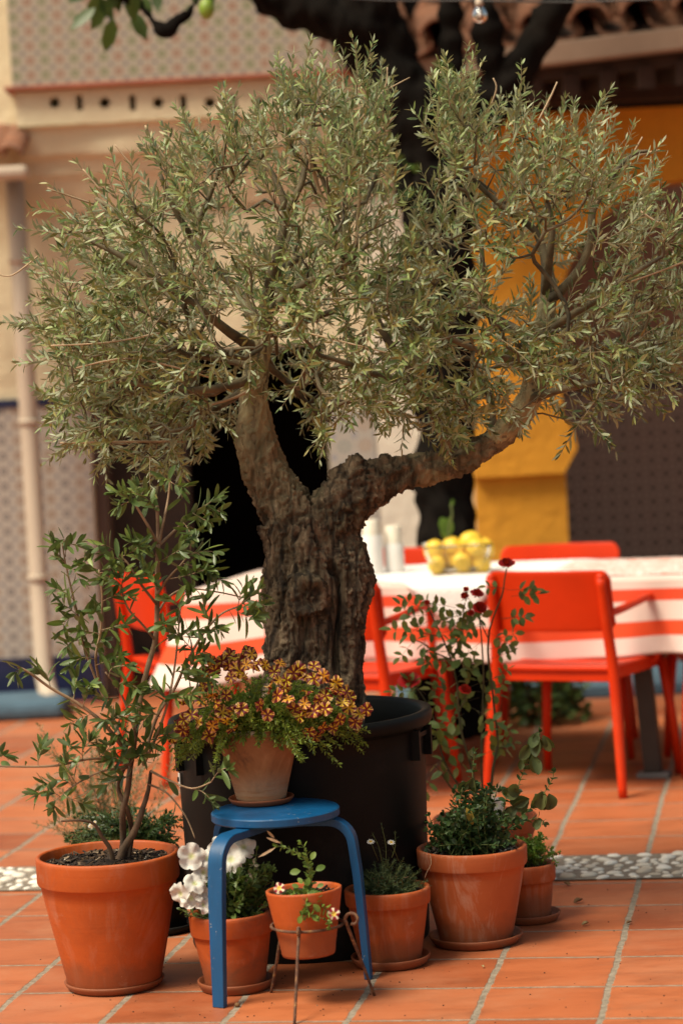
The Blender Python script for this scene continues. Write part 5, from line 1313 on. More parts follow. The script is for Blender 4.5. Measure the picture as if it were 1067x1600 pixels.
# woody base
stem([(185, 1352, 0), (195, 1325), (210, 1300, -.01), (222, 1268), (232, 1235, .02), (236, 1205, .02)], 7.5, 2.4, mt)
stem([(190, 1350, .02), (193, 1310, .03), (192, 1270), (200, 1235), (204, 1200), (210, 1165), (214, 1130)], 5.6, 3.8, mt)
stem([(200, 1345, .03), (206, 1300, .04), (199, 1265), (186, 1235), (190, 1210, -.02), (202, 1190, -.03)], 4.8, 2.6, mt)
stem([(178, 1348, -.02), (172, 1325, -.03), (160, 1308, -.04), (148, 1288, -.05), (128, 1282, -.06), (96, 1283, -.06)], 4.2, 1.6, mt)
mains = [
 ([(214, 1130), (222, 1080), (232, 1040), (243, 1000), (246, 950), (246, 900), (248, 850)], 4.6, 3.6),
 ([(248, 850), (247, 815), (246, 790)], 3.2, 2.6), ([(248, 852), (256, 815), (263, 780, .03), (266, 752, .03)], 2.6, 1.4), ([(247, 850), (232, 822, -.03), (216, 795, -.05), (208, 780, -.05)], 2.6, 1.6), ([(249, 852), (272, 830, .03), (293, 810, .05), (305, 795, .05)], 2.4, 1.4),
 ([(202, 1190), (190, 1165, -.05), (160, 1128, -.08), (120, 1098, -.1), (80, 1075, -.12), (45, 1050, -.14), (28, 1042, -.14)], 3.6, 1.6),
 ([(202, 1180), (188, 1150, .02), (170, 1105, .04), (150, 1060, .05), (132, 1010, .05), (122, 960, .04)], 3.2, 1.6),
 ([(160, 1080, .04), (150, 1030, 0), (158, 985, -.03), (160, 930, -.05), (155, 890, -.05)], 2.4, 1.4),
 ([(205, 1185), (212, 1150, -.04), (190, 1085, -.06), (165, 1050, -.08)], 2.6, 1.2),
 ([(225, 1195, .02), (232, 1160), (248, 1115), (272, 1078), (292, 1035, -.04), (318, 990, -.06), (345, 960, -.08), (372, 948, -.08)], 3.2, 1.5),
 ([(225, 1195, .02), (245, 1150, -.04), (262, 1100, -.06), (272, 1050, -.06), (278, 1000, -.06), (282, 950, -.06)], 2.4, 1.3),
 ([(205, 1195, -.03), (150, 1185, -.08), (90, 1196, -.12), (40, 1198, -.14), (-10, 1197, -.15)], 2.6, 1.2),
 ([(236, 1205, .02), (262, 1218, -.05), (300, 1232, -.1), (330, 1222, -.14)], 2.2, 1.0),
 ([(232, 1225, .02), (262, 1240, 0), (290, 1275, -.02), (305, 1310, -.04)], 2.0, .9),
 ([(200, 1200, -.03), (160, 1205, -.1), (120, 1225, -.14), (95, 1245, -.16)], 2.0, 1.0),
 ([(246, 930), (262, 905, -.03), (285, 880, -.05), (298, 860, -.05)], 2.2, 1.2),
 ([(246, 945), (222, 915, -.05), (200, 880, -.06), (180, 860, -.06)], 2.4, 1.2),
 ([(243, 1000), (222, 975, -.04), (200, 950, -.06), (190, 920, -.06)], 2.2, 1.2),
 ([(122, 960, .04), (112, 920, .04), (103, 880, .04), (98, 850, .04)], 1.8, 1.0),
 ([(246, 960), (262, 935, .04), (290, 920, .06), (340, 925, .06), (385, 935, .05)], 2.0, 1.0)]
allp = []
for path, r0, r1 in mains:
    q = stem(path, r0, r1); allp.append(q)
# leafy shoots: (start px, end px)
shoots = [((246, 800, 0), (205, 768, -.08)), ((208, 782, -.05), (182, 770, -.1)), ((208, 782, -.05), (190, 790, -.06)), ((210, 785, -.05), (215, 762, -.04)), ((266, 755, .03), (258, 748, 0)), ((266, 752, .03), (285, 760, 0)), ((300, 800, .05), (338, 778, .02)), ((303, 797, .05), (345, 800, .03)), ((300, 800, .05), (325, 815, -.02)), ((298, 803, .05), (306, 770, .02)), ((285, 815, .04), (300, 838, -.05)), ((248, 840, 0), (222, 850, -.06)), ((246, 870, 0), (205, 845, -.08)), ((246, 880, 0), (280, 860, -.06)), ((298, 860, -.05), (302, 845, -.05)), ((292, 870, -.05), (335, 862, -.08)), ((296, 862, -.05), (330, 890, -.08)), ((285, 880, -.05), (345, 905, -.1)), ((262, 905, -.03), (320, 890, -.1)), ((246, 920, 0), (225, 890, -.1)), ((200, 880, -.06), (165, 865, -.08)), ((180, 860, -.06), (148, 858, -.08)), ((182, 862, -.06), (185, 838, -.06)), ((190, 870, -.06), (215, 855, -.1)), ((195, 922, -.06), (160, 905, -.1)), ((190, 920, -.06), (195, 890, -.08)), ((103, 880, .04), (85, 850, .04)), ((98, 850, .04), (95, 845, .04)), ((103, 870, .04), (120, 850, .02)), ((106, 890, .04), (125, 905, 0)), ((118, 940, .04), (90, 920, .0)), ((125, 965, .04), (100, 945, 0)), ((122, 960, .04), (100, 985, -.02)), ((125, 970, .05), (150, 955, 0)), ((130, 1000, .05), (105, 1010, 0)), ((135, 1015, .05), (160, 1000, 0)), ((155, 890, -.05), (130, 880, -.08)), ((156, 895, -.05), (175, 885, -.08)), ((158, 930, -.05), (135, 935, -.1)), ((160, 940, -.05), (200, 930, -.1)), ((158, 985, -.03), (195, 975, -.08)), ((155, 990, -.03), (125, 985, -.08)), ((150, 1030, 0), (110, 1040, -.05)), ((150, 1040, 0), (190, 1025, -.06)), ((170, 1060, -.08), (200, 1040, -.12)), ((165, 1050, -.08), (145, 1030, -.1)), ((180, 1075, -.06), (215, 1075, -.12)), ((185, 1090, -.06), (150, 1085, -.1)), ((195, 1110, -.05), (220, 1105, -.1)), ((200, 1130, -.04), (165, 1125, -.1)), ((120, 1098, -.1), (90, 1110, -.12)), ((115, 1095, -.1), (120, 1060, -.1)), ((80, 1075, -.12), (60, 1045, -.12)), ((75, 1072, -.12), (95, 1040, -.12)), ((60, 1060, -.14), (40, 1030, -.14)), ((45, 1050, -.14), (25, 1050, -.16)), ((130, 1105, -.1), (140, 1070, -.12)), ((145, 1115, -.09), (110, 1130, -.14)), ((160, 1128, -.08), (130, 1150, -.12)), ((170, 1140, -.07), (200, 1120, -.12)), ((292, 1035, -.04), (320, 1020, -.08)), ((300, 1015, -.05), (275, 990, -.08)), ((318, 990, -.06), (345, 985, -.1)), ((330, 975, -.07), (320, 940, -.08)), ((372, 948, -.08), (400, 925, -.1)), ((372, 948, -.08), (412, 945, -.1)), ((365, 950, -.08), (395, 965, -.12)), ((372, 948, -.08), (385, 915, -.08)), ((385, 935, .05), (405, 950, .02)), ((280, 1060, -.04), (330, 1060, -.1)), ((285, 1050, -.04), (260, 1025, -.06)), ((272, 1050, -.06), (300, 1040, -.1)), ((278, 1000, -.06), (255, 975, -.1)), ((278, 1000, -.06), (310, 985, -.1)), ((282, 960, -.06), (265, 935, -.1)), ((282, 950, -.06), (300, 925, -.08)), ((262, 1100, -.06), (235, 1075, -.1)), ((265, 1085, -.06), (300, 1085, -.12)), ((250, 1120, -.04), (225, 1125, -.1)), ((250, 1140, -.04), (285, 1130, -.1)), ((90, 1196, -.12), (110, 1165, -.14)), ((60, 1198, -.13), (65, 1170, -.14)), ((40, 1198, -.14), (15, 1190, -.16)), ((-10, 1197, -.15), (5, 1180, -.15)), ((130, 1188, -.1), (140, 1160, -.12)), ((150, 1185, -.08), (175, 1165, -.12)), ((120, 1225, -.14), (105, 1195, -.16)), ((95, 1245, -.16), (85, 1265, -.18)), ((100, 1240, -.16), (130, 1255, -.18)), ((115, 1228, -.14), (75, 1225, -.16)), ((95, 1245, -.16), (60, 1240, -.18)), ((300, 1232, -.1), (330, 1250, -.14)), ((330, 1222, -.14), (355, 1200, -.16)), ((290, 1275, -.02), (265, 1290, -.05)), ((202, 1195, -.03), (222, 1180, -.08)), ((200, 1200, -.03), (175, 1185, -.1)), ((215, 1170, -.02), (190, 1150, -.08)), ((218, 1160, 0), (245, 1165, -.08)), ((232, 1160, 0), (262, 1150, -.06)), ((205, 1215, -.03), (165, 1228, -.1))]
for a, b in shoots:
    if random.random() < .10: continue
    A_ = P(a[0], a[1], YS+a[2]); B_ = P(b[0], b[1], YS+b[2]); mid = A_.lerp(B_, .5)+rv(.006)+Vector((0, 0, .004))
    sprout(ms, lv, [A_, mid, B_], .0013, .0008, .054, .0142, .0150, tmin=.15, spread=.75, pairs=2, jit=.35, tipL=.85, whorl=2, k=3)
for q in allp:
    for i in range(len(q)//3, len(q)-1, 2):
        if random.random() < .42:
            d = (q[i+1]-q[i]).normalized(); s = rv(1); lv.add(q[i], d*.6+s.normalized()*.8, d+rv(.3), rnd(.04, .056), .016)
for k in range(3): # thin bare twigs
    a = P(rnd(240, 300), rnd(960, 1080), YS-.05); ms.tube([a, a+Vector((rnd(-.02, .02), -.02, .06))], [.0009, .0005], 4)
mt.build('trunk', M_STEMDK, pa); ms.build('stem', M_STEM, pa); lv.build('foliage', M_SHRUB, pa, quality=1, fold=.3, bend=.14)

# ---- flowers
def set_cols(o, cols):
    a = o.data.color_attributes.new('col', 'FLOAT_COLOR', 'POINT'); a.data.foreach_set('color', [c for q in cols for c in (*q, 1.0)])
def flower_mesh(kind, R=1.0):
    """five petals, axis +Z, radius 1"""
    vs = [(0, 0, -.22 if kind != 'daisy' else 0)]; cols = []; fs = []
    cen = {'cali': (0.75, 0.42, 0.02), 'calib': (0.20, 0.02, 0.012), 'petunia': (0.55, 0.60, 0.22), 'star': (0.85, 0.62, 0.05), 'daisy': (0.8, 0.5, 0.03)}[kind]
    cols.append(cen); NP = 5 if kind != 'daisy' else 9; SEG = 8 if kind != 'daisy' else 4; RG = 6
    n = NP*SEG
    K0 = kind; kind = 'cali' if kind == 'calib' else kind
    for r in range(1, RG+1):
        t = r/RG
        for k in range(n):
            a = 2*PI*k/n; ph = (k % SEG)/SEG                     # 0 at petal edge
            lobe = math.sin(PI*ph)**.5 if ph > 0 else 0
            depth = {'cali': .20, 'petunia': .17, 'star': .24, 'daisy': .6}[kind]
            rad = t*(1-depth*(1-lobe)*t**2)+.03*t*math.sin(3*a+kind.__len__())
            z = -.22*(1-t)**2 + (.09*math.sin(PI*ph*2+a)*t*t if kind == 'petunia' else .05*math.sin(2*PI*ph)*t) - .10*t*t*(1.0 if kind != 'petunia' else .6)
            if kind == 'daisy': z = .1*(1-t)
            vs.append((rad*math.cos(a), rad*math.sin(a), z))
            m_ = abs(ph-.5)*2                                     # 0 midrib, 1 edge
            if K0 == 'calib':
                c = (0.90, 0.56, 0.03) if m_ < (.46 if t > .3 else .3) else (0.17, 0.008, 0.014)
                if t > .8 and m_ < .3: c = (0.82, 0.46, 0.12)
                if t > .55 and m_ < .12: c = (0.22, 0.02, 0.015)
                if t < .22: c = (0.25, 0.04, 0.012)
            elif kind == 'cali':
                band = (m_ < .62-.34*t+.04*math.sin(k*7)) if t > .22 else False
                c = (0.13, 0.008, 0.012) if band else ((0.88, 0.54, 0.035) if t < .8 else (0.82, 0.42, 0.14))
                if t < .3: c = (0.80, 0.42, 0.02)
                if m_ > .9 and t > .6: c = (0.35, 0.05, 0.03)
            elif kind == 'star':
                c = (0.82, 0.70, 0.50) if m_ < .38+.1*(1-t) else (0.30, 0.01, 0.03)
                if t < .35: c = (0.85, 0.6, 0.1)
            elif kind == 'petunia':
                c = (0.76, 0.73, 0.68) if t > .3 else (0.70, 0.70, 0.45)
            else: c = (0.85, 0.83, 0.78) if t > .4 else cen
            cols.append(c)
    for k in range(n): fs.append((0, 1+k, 1+(k+1) % n))
    for r in range(RG-1):
        for k in range(n): fs.append((1+r*n+k, 1+(r+1)*n+k, 1+(r+1)*n+(k+1) % n, 1+r*n+(k+1) % n))
    if kind in ('petunia', 'cali', 'star'):                       # trumpet tube behind
        b = len(vs); col = {'petunia': (0.6, 0.62, 0.45), 'cali': (0.5, 0.30, 0.06), 'star': (0.6, 0.55, 0.3)}[kind]
        for j in range(4):
            for k in range(8): a = 2*PI*k/8; rr = (.16, .12, .09, .07)[j]; vs.append((rr*math.cos(a), rr*math.sin(a), -.2-.28*j)); cols.append(col if j < 3 else (0.10, 0.17, 0.03))
        for j in range(3):
            for k in range(8): fs.append((b+j*8+k, b+j*8+(k+1) % 8, b+(j+1)*8+(k+1) % 8, b+(j+1)*8+k))
    return vs, cols, fs
FM = {k: flower_mesh(k) for k in ('cali', 'calib', 'petunia', 'star', 'daisy')}
def put_flower(parent, kind, c, facing, R, warp=.12, name='flower'):
    vs, cols, fs = FM[kind]; jr, jg, jb = (rnd(.8, 1.08), rnd(.8, 1.12), rnd(.6, 1.3)) if kind[:4] == 'cali' else (1, 1, 1); cols = [(q[0]*jr, q[1]*jg, q[2]*jb) for q in cols]; q = Vector(facing).to_track_quat('Z', 'Y'); roll = rnd(0, 6); cr, sr = math.cos(roll), math.sin(roll); sd_ = rnd(0, 50); off = org(parent)
    out = []
    for v in vs:
        x, y, z = v[0]*cr-v[1]*sr, v[0]*sr+v[1]*cr, v[2]
        z += warp*noise.noise(Vector((x*1.6, y*1.6, sd_)))*math.hypot(x, y)*2-warp*.6*(x*x*.6); out.append(tuple(q @ (Vector((x, y, z))*R)+Vector(c)-off))
    me = bpy.data.meshes.new(name); me.from_pydata(out, [], fs); me.update(); me.polygons.foreach_set('use_smooth', [True]*len(me.polygons))
    me.materials.append(M_PETAL); o = bpy.data.objects.new(name, me); COL.objects.link(o); o.parent = parent; set_cols(o, cols); return o
CAM = Vector((0, 0, HC))
# calibrachoa on the stool
kc = org(pk)+Vector((0, 0, .19)); ms = MB(); lv = Leaves(); cpos = []
for zx, zy in [(230,155),(190,190),(290,165),(350,140),(375,160),(410,175),(440,125),(470,160),(385,210),(660,200),(735,180),(735,240),(570,250),(530,285),(600,250),(595,285),(610,335),(575,165),(820,300),(895,305),(840,265),(760,345),(235,270),(250,320),(270,360),(110,360),(110,440),(110,490),(55,530),(235,415),(180,450),(235,510),(320,320),(370,365),(350,400),(320,450),(348,485),(515,415),(690,360),(735,395),(670,420),(785,385),(950,410),(985,390),(955,470),(710,500),(740,520),(780,480),(830,480),(390,385),(300,160),(205,280),(420,110),(500,180),(330,130),(640,215),(905,330),(250,160),(365,190),(395,135),(700,400),(850,300),(265,205),(330,180),(445,185),(215,215),(400,240),(300,400),(150,410),(85,470),(130,520),(200,350),(285,440),(640,390),(700,300),(790,320),(870,350),(930,450),(860,440),(555,320),(480,370),(690,230),(780,230),(340,235),(250,470),(545,210),(900,380)]:
    px, py = 250+zx/3.05, 980+zy/3.05
    e = ((px-415)/170)**2+((py-1100)/95)**2
    y = kc.y-.155*math.sqrt(max(.04, 1-min(1, e)))+rnd(-.01, .01); cpos.append((P(px, py, y), px, py))
for c, px, py in cpos:
    f = (CAM-c).normalized()*1.1+Vector((c.x-kc.x, 0, 0))*2.2+Vector((0, 0, .45 if py < 1060 else (.15 if py < 1120 else -.35)))+rv(.7)
    put_flower(pk, random.choice(('cali', 'calib', 'calib')), c+Vector((0, -.012, 0)), f, rnd(.0165, .0215), rnd(.12, .4))
random.seed(21)
for i in range(300):
    a = rnd(0, 2*PI); e = math.sqrt(random.random()); dx, dy = math.cos(a)*e, math.sin(a)*e
    px = 415+dx*158; X = P(px, 1100, kc.y).x
    ez = math.sqrt(max(0, 1-dx*dx*.9-dy*dy)); top_ = rnd(.0, .135)*ez**.6+.0
    end = Vector((X, kc.y+dy*.17-.01, kc.z+top_-.055*(e**3)-(.03 if e > .8 else 0)+rnd(-.02, .01)))
    if abs(end.x-kc.x) < .09 and end.y < kc.y and end.z < kc.z+.01: end.z = kc.z+rnd(.01, .05)
    st = kc+Vector((dx*.05, dy*.05, -.02)); mid = st.lerp(end, .5)+Vector((0, 0, .045*e+.01))+rv(.01)
    sprout(ms, lv, [st, mid, end], .0011, .0007, .017, .0062, .0078, tmin=.45, spread=.9, pairs=3, jit=.5, k=4, sides=4)
for i in range(80):
    a = rnd(PI*1.0, PI*2.0); e = rnd(.95, 1.15); end = kc+Vector((math.cos(a)*.115*e, math.sin(a)*.115*e, rnd(-.045, .03))); st = kc+Vector((math.cos(a)*.06, math.sin(a)*.06, .0))
    sprout(ms, lv, [st, st.lerp(end, .55)+Vector((0, 0, .035)), end], .0011, .0007, .018, .007, .0075, tmin=.3, spread=.9, pairs=3, jit=.5, k=4, sides=4)
ms.build('stem', M_GREENSTEM, pk); lv.build('foliage', M_CALI, pk, bend=.2)

# white petunias
pc_b = org(pb)+Vector((0, 0, .17)); ms = MB(); lv = Leaves()
for (px, py, R, dy, fx, fz) in [(303, 1337, .0375, -.07, -.3, .2), (330, 1340, .034, -.05, .2, .3), (322, 1362, .030, -.06, -.1, -.1), (283, 1396, .034, -.09, -.9, .0), (302, 1402, .030, -.09, -.4, -.4), (308, 1378, .032, -.09, .1, .5), (322, 1412, .028, -.10, .3, -.3), (364, 1342, .040, -.03, .1, .0), (385, 1322, .034, .0, .3, .4), (345, 1325, .03, -.03, 0, .5), (372, 1318, .03, .02, 0, .7), (318, 1392, .026, -.08, .2, .2)]:
    c = P(px, py, cb_.y+dy); f = (CAM-c).normalized()+Vector((fx, 0, fz))+rv(.3); put_flower(pb, 'petunia', c, f, R*.95, .34)
    st = pc_b+Vector((rnd(-.03, .03), rnd(-.03, .03), -.01)); ms.tube(smooth_path([st, st.lerp(c, .5)+rv(.012), c-f.normalized()*R*1.0], 3), .0013, 5)
for i in range(74):
    a = rnd(0, 2*PI); rr = random.random()**.5; X = P(375+math.cos(a)*rr*60, 1400, cb_.y).x
    end = Vector((X, cb_.y+math.sin(a)*rr*.09, P(370, rnd(1350, 1412), cb_.y).z))
    st = pc_b+Vector((math.cos(a)*.03*rr, math.sin(a)*.03*rr, -.01)); sprout(ms, lv, [st, st.lerp(end, .5)+rv(.008), end], .0013, .0009, .026, .013, .012, tmin=.25, spread=.9, pairs=2, jit=.4, k=3)
for (px, py, L) in [(418, 1372, .02), (428, 1385, .02), (412, 1360, .02), (422, 1350, .018), (286, 1420, .02), (296, 1428, .018), (405, 1330, .02)]:
    c = P(px, py, cb_.y-.04); sprout(ms, lv, [pc_b, pc_b.lerp(c, .6)+rv(.006), c], .0012, .0008, L, L*.45, .014, tmin=.5, k=3)
ms.build('stem', M_GREENSTEM, pb); lv.build('foliage', M_PETLEAF, pb, quality=1, fold=.25)
fl = Leaves()
for px, py in [(395, 1366), (400, 1350), (404, 1362), (388, 1374)]:
    for j in range(5): fl.add(P(px, py, cb_.y-.03), rv(1), rv(1), .016, .012)
fl.build('faded_flower', mat_leaf('faded_petal', [(0.30, 0.22, 0.14), (0.5, 0.42, 0.32)]), pb)

# straggling petunia in the iron stand
ms = MB(); lv = Leaves(); ys = 6.5; b0 = P(483, 1402, ys-.01)
for path in ([(483, 1402), (486, 1375, -.02), (484, 1350, -.03), (470, 1335, -.03), (452, 1325, -.03), (438, 1322, -.03)], [(484, 1402), (490, 1380, -.02), (487, 1360), (482, 1330, .01), (474, 1318, .01)], [(483, 1405), (478, 1395, -.05), (480, 1410, -.09), (486, 1430, -.095), (502, 1436, -.095), (515, 1442, -.095)], [(480, 1405), (475, 1398, -.06), (484, 1415, -.09), (480, 1435, -.09), (474, 1432, -.09)], [(486, 1405), (496, 1400, -.05), (508, 1420, -.085), (520, 1434, -.09), (516, 1450, -.09)], [(480, 1402), (465, 1395, -.03), (455, 1393, -.05), (448, 1396, -.06)]):
    sprout(ms, lv, [P(p[0], p[1], ys+(p[2] if len(p) > 2 else 0)) for p in path], .0013, .0008, .019, .0105, .0105, tmin=.12, spread=1.0, pairs=2, jit=.45, k=4)
for (px, py, ang, L, dy) in [(473, 1362, 200, .026, -.035), (497, 1362, 20, .026, -.035), (486, 1372, 250, .02, -.04), (490, 1345, 60, .022, -.03), (484, 1398, 10, .02, -.06), (490, 1395, 330, .022, -.06), (482, 1403, 200, .024, -.08), (492, 1400, 350, .024, -.08), (480, 1418, 260, .026, -.09), (492, 1415, 300, .024, -.09), (474, 1432, 230, .022, -.095), (488, 1432, 320, .024, -.095), (470, 1387, 160, .018, -.05), (498, 1388, 40, .018, -.05), (476, 1382, 120, .018, -.045)]:
    a = math.radians(ang); c = P(px, py, ys+dy); lv.add(c, rt*math.cos(a)+up*math.sin(a)*.8+rv(.15), Vector((rnd(-.2, .2), -.9, .5)), L, L*.66)
ms.build('stem', M_GREENSTEM, pc); lv.build('foliage', mat_leaf('lime_petunia_leaf', [(0.09, 0.16, 0.025), (0.15, 0.24, 0.04), (0.22, 0.31, 0.06)], None, .3, .45), pc, quality=1, fold=.2, widest=.5)
c = P(439, 1388, ys-.065); put_flower(pc, 'star', c, (CAM-c).normalized()+Vector((-.3, 0, .3)), .0145)
c = P(524, 1431, ys-.10); put_flower(pc, 'star', c, (CAM-c).normalized()+Vector((.3, 0, .1)), .0155)
wl = Leaves()
for (x0, y0, x1, y1) in ((434, 1310, 426, 1302), (444, 1318, 430, 1312), (436, 1324, 418, 1334), (452, 1402, 448, 1418), (503, 1412, 512, 1420)):
    a, b = P(x0, y0, ys-.04), P(x1, y1, ys-.045); wl.add(a, b-a, Vector((0, -1, .3)), (b-a).length*1.6, .007)
wl.build('faded_flower', mat_leaf('dry_petal', [(0.5, 0.30, 0.17), (0.62, 0.42, 0.26)]), pc)

# daisy cushion
ms = MB(); lv = Leaves(); kd = org(pd)+Vector((0, 0, .172))
for i in range(230):
    a = rnd(0, 2*PI); th = math.acos(rnd(.05, 1)); R_d = rnd(.05, .105)
    d = Vector((math.sin(th)*math.cos(a), math.sin(th)*math.sin(a), math.cos(th)*.92)); end = kd+Vector((d.x*R_d*1.05+.006, d.y*R_d, d.z*R_d*.98)); st = kd+Vector((d.x*.02, d.y*.02, -.005))
    sprout(ms, lv, [st, st.lerp(end, .5)+rv(.006)+Vector((0, 0, .008)), end], .0009, .0005, .0135, .0022, .0048, tmin=.3, spread=.8, pairs=3, jit=.4, k=3, sides=4)
for (x0, y0, x1, y1) in ((603, 1350, 596, 1290), (596, 1345, 582, 1303), (612, 1340, 617, 1303)): sprout(ms, lv, [P(x0, y0, cd_.y), P((x0+x1)/2+3, (y0+y1)/2, cd_.y), P(x1, y1, cd_.y)], .0009, .0005, .014, .002, .010, k=3, sides=4)
dk = Leaves()
for i in range(90):
    a = rnd(0, 6.28); p = kd+Vector((rnd(-.03, .04), rnd(-.06, -.01), rnd(0, .05))); dk.add(p, rv(1), rv(1), .02, .004)
dk.build('dry_stems', mat_leaf('dry_stem', [(0.10, 0.05, 0.025), (0.2, 0.12, 0.06)]), pd)
ms.build('stem', M_GREENSTEM, pd); lv.build('foliage', M_NEEDLE, pd)
for (px, py) in ((579, 1315), (611, 1316)):
    c = P(px, py, cd_.y-.03); put_flower(pd, 'daisy', c, Vector((rnd(-.2, .2), -.6, 1)), .0105, .05); 
    o = MB(); o.tube([c, P(px+12, py+30, cd_.y)], .0007, 4); o.build('flower_stalk', M_GREENSTEM, pd)

# mint
ms = MB(); lv = Leaves(); ye = ce_.y; ke = P(735, 1325, ye)
for i in range(120):
    px = random.gauss(735, 38); px = min(800, max(668, px)); hgt = rnd(1225, 1325) if abs(px-735) < 35 else rnd(1265, 1330)
    dy = rnd(-.10, .10); end = P(px, hgt, ye+dy); st = ke+Vector((rnd(-.06, .06), rnd(-.07, .07), -.01))
    sprout(ms, lv, [st, st.lerp(end, .5)+rv(.01)+Vector((0, 0, .015)), end], .0012, .0008, .0205, .013, .0125, tmin=.25, spread=1.0, pairs=2, jit=.45, k=3)
for path in ([(742, 1290, -.03), (740, 1250, -.04), (738, 1210, -.04), (741, 1175, -.04)], [(728, 1290, -.03), (718, 1262, -.05), (722, 1230, -.05)], [(770, 1300), (785, 1270, -.02), (790, 1240, -.03), (782, 1232)], [(780, 1300), (815, 1275, -.03), (845, 1245, -.04), (862, 1218, -.04), (864, 1206, -.04)], [(775, 1305), (805, 1290, -.03), (838, 1278, -.04), (850, 1285, -.04)], [(788, 1300), (800, 1262), (810, 1225, 0), (822, 1195, .0), (832, 1165, 0), (842, 1145, 0)], [(775, 1290), (770, 1262, .02), (776, 1232, .02)], [(700, 1320, -.05), (680, 1300, -.06), (670, 1275, -.06)]):
    sprout(ms, lv, PP(path, ye), .0016, .0010, .022, .0135, .016, tmin=.2, spread=1.0, pairs=2, jit=.4, k=4)
ms.build('stem', M_GREENSTEM, pe); lv.build('foliage', M_MINT, pe, quality=1, fold=.3, bend=.2)
wl = Leaves()
for (px, py, ang, L, W, dy) in [(840, 1142, 250, .05, .03, 0), (836, 1150, 285, .055, .032, -.01), (828, 1165, 255, .052, .034, -.01), (832, 1178, 275, .055, .028, -.02), (846, 1150, 300, .045, .026, 0), (815, 1185, 250, .03, .018, 0), (812, 1240, 180, .05, .036, -.03), (825, 1248, 205, .055, .036, -.03), (848, 1238, 250, .05, .042, -.04), (856, 1240, 290, .046, .036, -.05), (806, 1262, 220, .045, .03, -.02), (862, 1250, 240, .035, .02, -.04), (845, 1280, 240, .03, .018, -.04), (740, 1215, 255, .04, .026, -.05), (733, 1222, 230, .036, .024, -.05)]:
    a = math.radians(ang); c = P(px, py, ye+dy)
    for k in range(2): wl.add(c+rv(.002), rt*math.cos(a)+up*math.sin(a)+rv(.18), Vector((rnd(-.7, .7), -1, rnd(-.3, .5))), L, W)
wl.build('wilted_leaves', M_WILT, pe, quality=1, fold=.6, bend=.35)
yl = Leaves(); yl.add(P(728, 1262, ye-.07), P(740, 1290, ye-.08)-P(728, 1262, ye-.07), Vector((.3, -1, .2)), .048, .02)
yl.build('yellow_leaf', mat_leaf('yellow_leaf', [(0.42, 0.28, 0.04), (0.45, 0.32, 0.06)]), pe, quality=1, fold=.3)
m = MB(); m.tube(smooth_path([P(672, 1335, ye-.13), P(673, 1350, ye-.14), P(667, 1362, ye-.14), P(663, 1372, ye-.14)], 4), .0008, 4); m.build('dry_straw', M_CUT, pe)

# parsley
ms = MB(); lv = Leaves(); yf = cf_.y; kf = P(815, 1345, yf)
for i in range(90):
    px = min(872, max(785, random.gauss(826, 24))); end = P(px, rnd(1305, 1345) if px < 855 else rnd(1320, 1352), yf+rnd(-.07, .05)); st = kf+Vector((rnd(-.04, .04), rnd(-.04, .04), -.01))
    sprout(ms, lv, [st, st.lerp(end, .5)+rv(.006)+Vector((0, 0, .01)), end], .001, .0007, .015, .0105, .010, tmin=.5, spread=1.1, pairs=3, jit=.6, k=3, sides=4)
for path in ([(845, 1340, -.03), (862, 1338, -.05), (868, 1350, -.05)], [(800, 1355, -.06), (795, 1362, -.07), (800, 1372, -.07)], [(838, 1325), (845, 1312), (842, 1303)]):
    sprout(ms, lv, PP(path, yf), .001, .0007, .013, .008, .008, k=3)
ms.build('stem', M_GREENSTEM, pf); lv.build('foliage', M_PARSLEY, pf, quality=0, bend=.25)

# rose bush
ms = MB(); lv = Leaves(); yg = YG
canes = [([(762, 1275), (766, 1240), (770, 1200), (777, 1160), (772, 1110), (767, 1060), (762, 1020), (764, 985)], 2.6, 1.8), ([(764, 985), (772, 960), (784, 930), (788, 905), (791, 888)], 1.6, 1.1), ([(745, 1265), (742, 1230), (735, 1195), (722, 1150), (716, 1110), (714, 1070), (704, 1030), (690, 995), (676, 965), (668, 948)], 2.4, 1.2), ([(755, 1265), (753, 1220), (752, 1170), (753, 1120), (755, 1060), (752, 1000), (748, 962)], 2.2, 1.2), ([(735, 1250), (715, 1225), (694, 1190), (682, 1140), (672, 1110), (655, 1080), (643, 1068)], 2.0, 1.0), ([(728, 1250), (706, 1232), (690, 1210), (678, 1195)], 1.8, 1.0), ([(704, 1030), (720, 1000), (722, 970), (726, 942)], 1.3, .9), ([(764, 1000), (752, 975), (745, 940)], 1.3, .9), ([(716, 1110), (726, 1095), (727, 1085)], 1.2, .9), ([(704, 1030), (680, 1020), (660, 1005), (645, 1000)], 1.3, .8), ([(690, 995), (665, 990), (650, 985)], 1.1, .8)]
def compound(p, d, n=5, L=.02):
    d = d.normalized(); s = d.cross(Vector((0, -1, .3))).normalized(); rach = L*2.4; q1 = p+d*rach; ms.tube([p, p+d*rach*.5+Vector((0, 0, .002)), q1], .0006, 4)
    lv.add(q1, d+rv(.1), Vector((0, -.5, 1))+rv(.35), L*1.15, L*.72)
    for j in range(n//2):
        q = p+d*rach*(.5+.35*j)
        for sg in (-1, 1): lv.add(q, d*.35+s*sg+rv(.12), Vector((0, -.5, 1))+rv(.35), L, L*.64)
for path, r0, r1 in canes:
    q = smooth_path(PP(path, yg), 4); n = len(q); ms.tube(q, [(r0+(r1-r0)*i/(n-1))*yg/F for i in range(n)], 6)
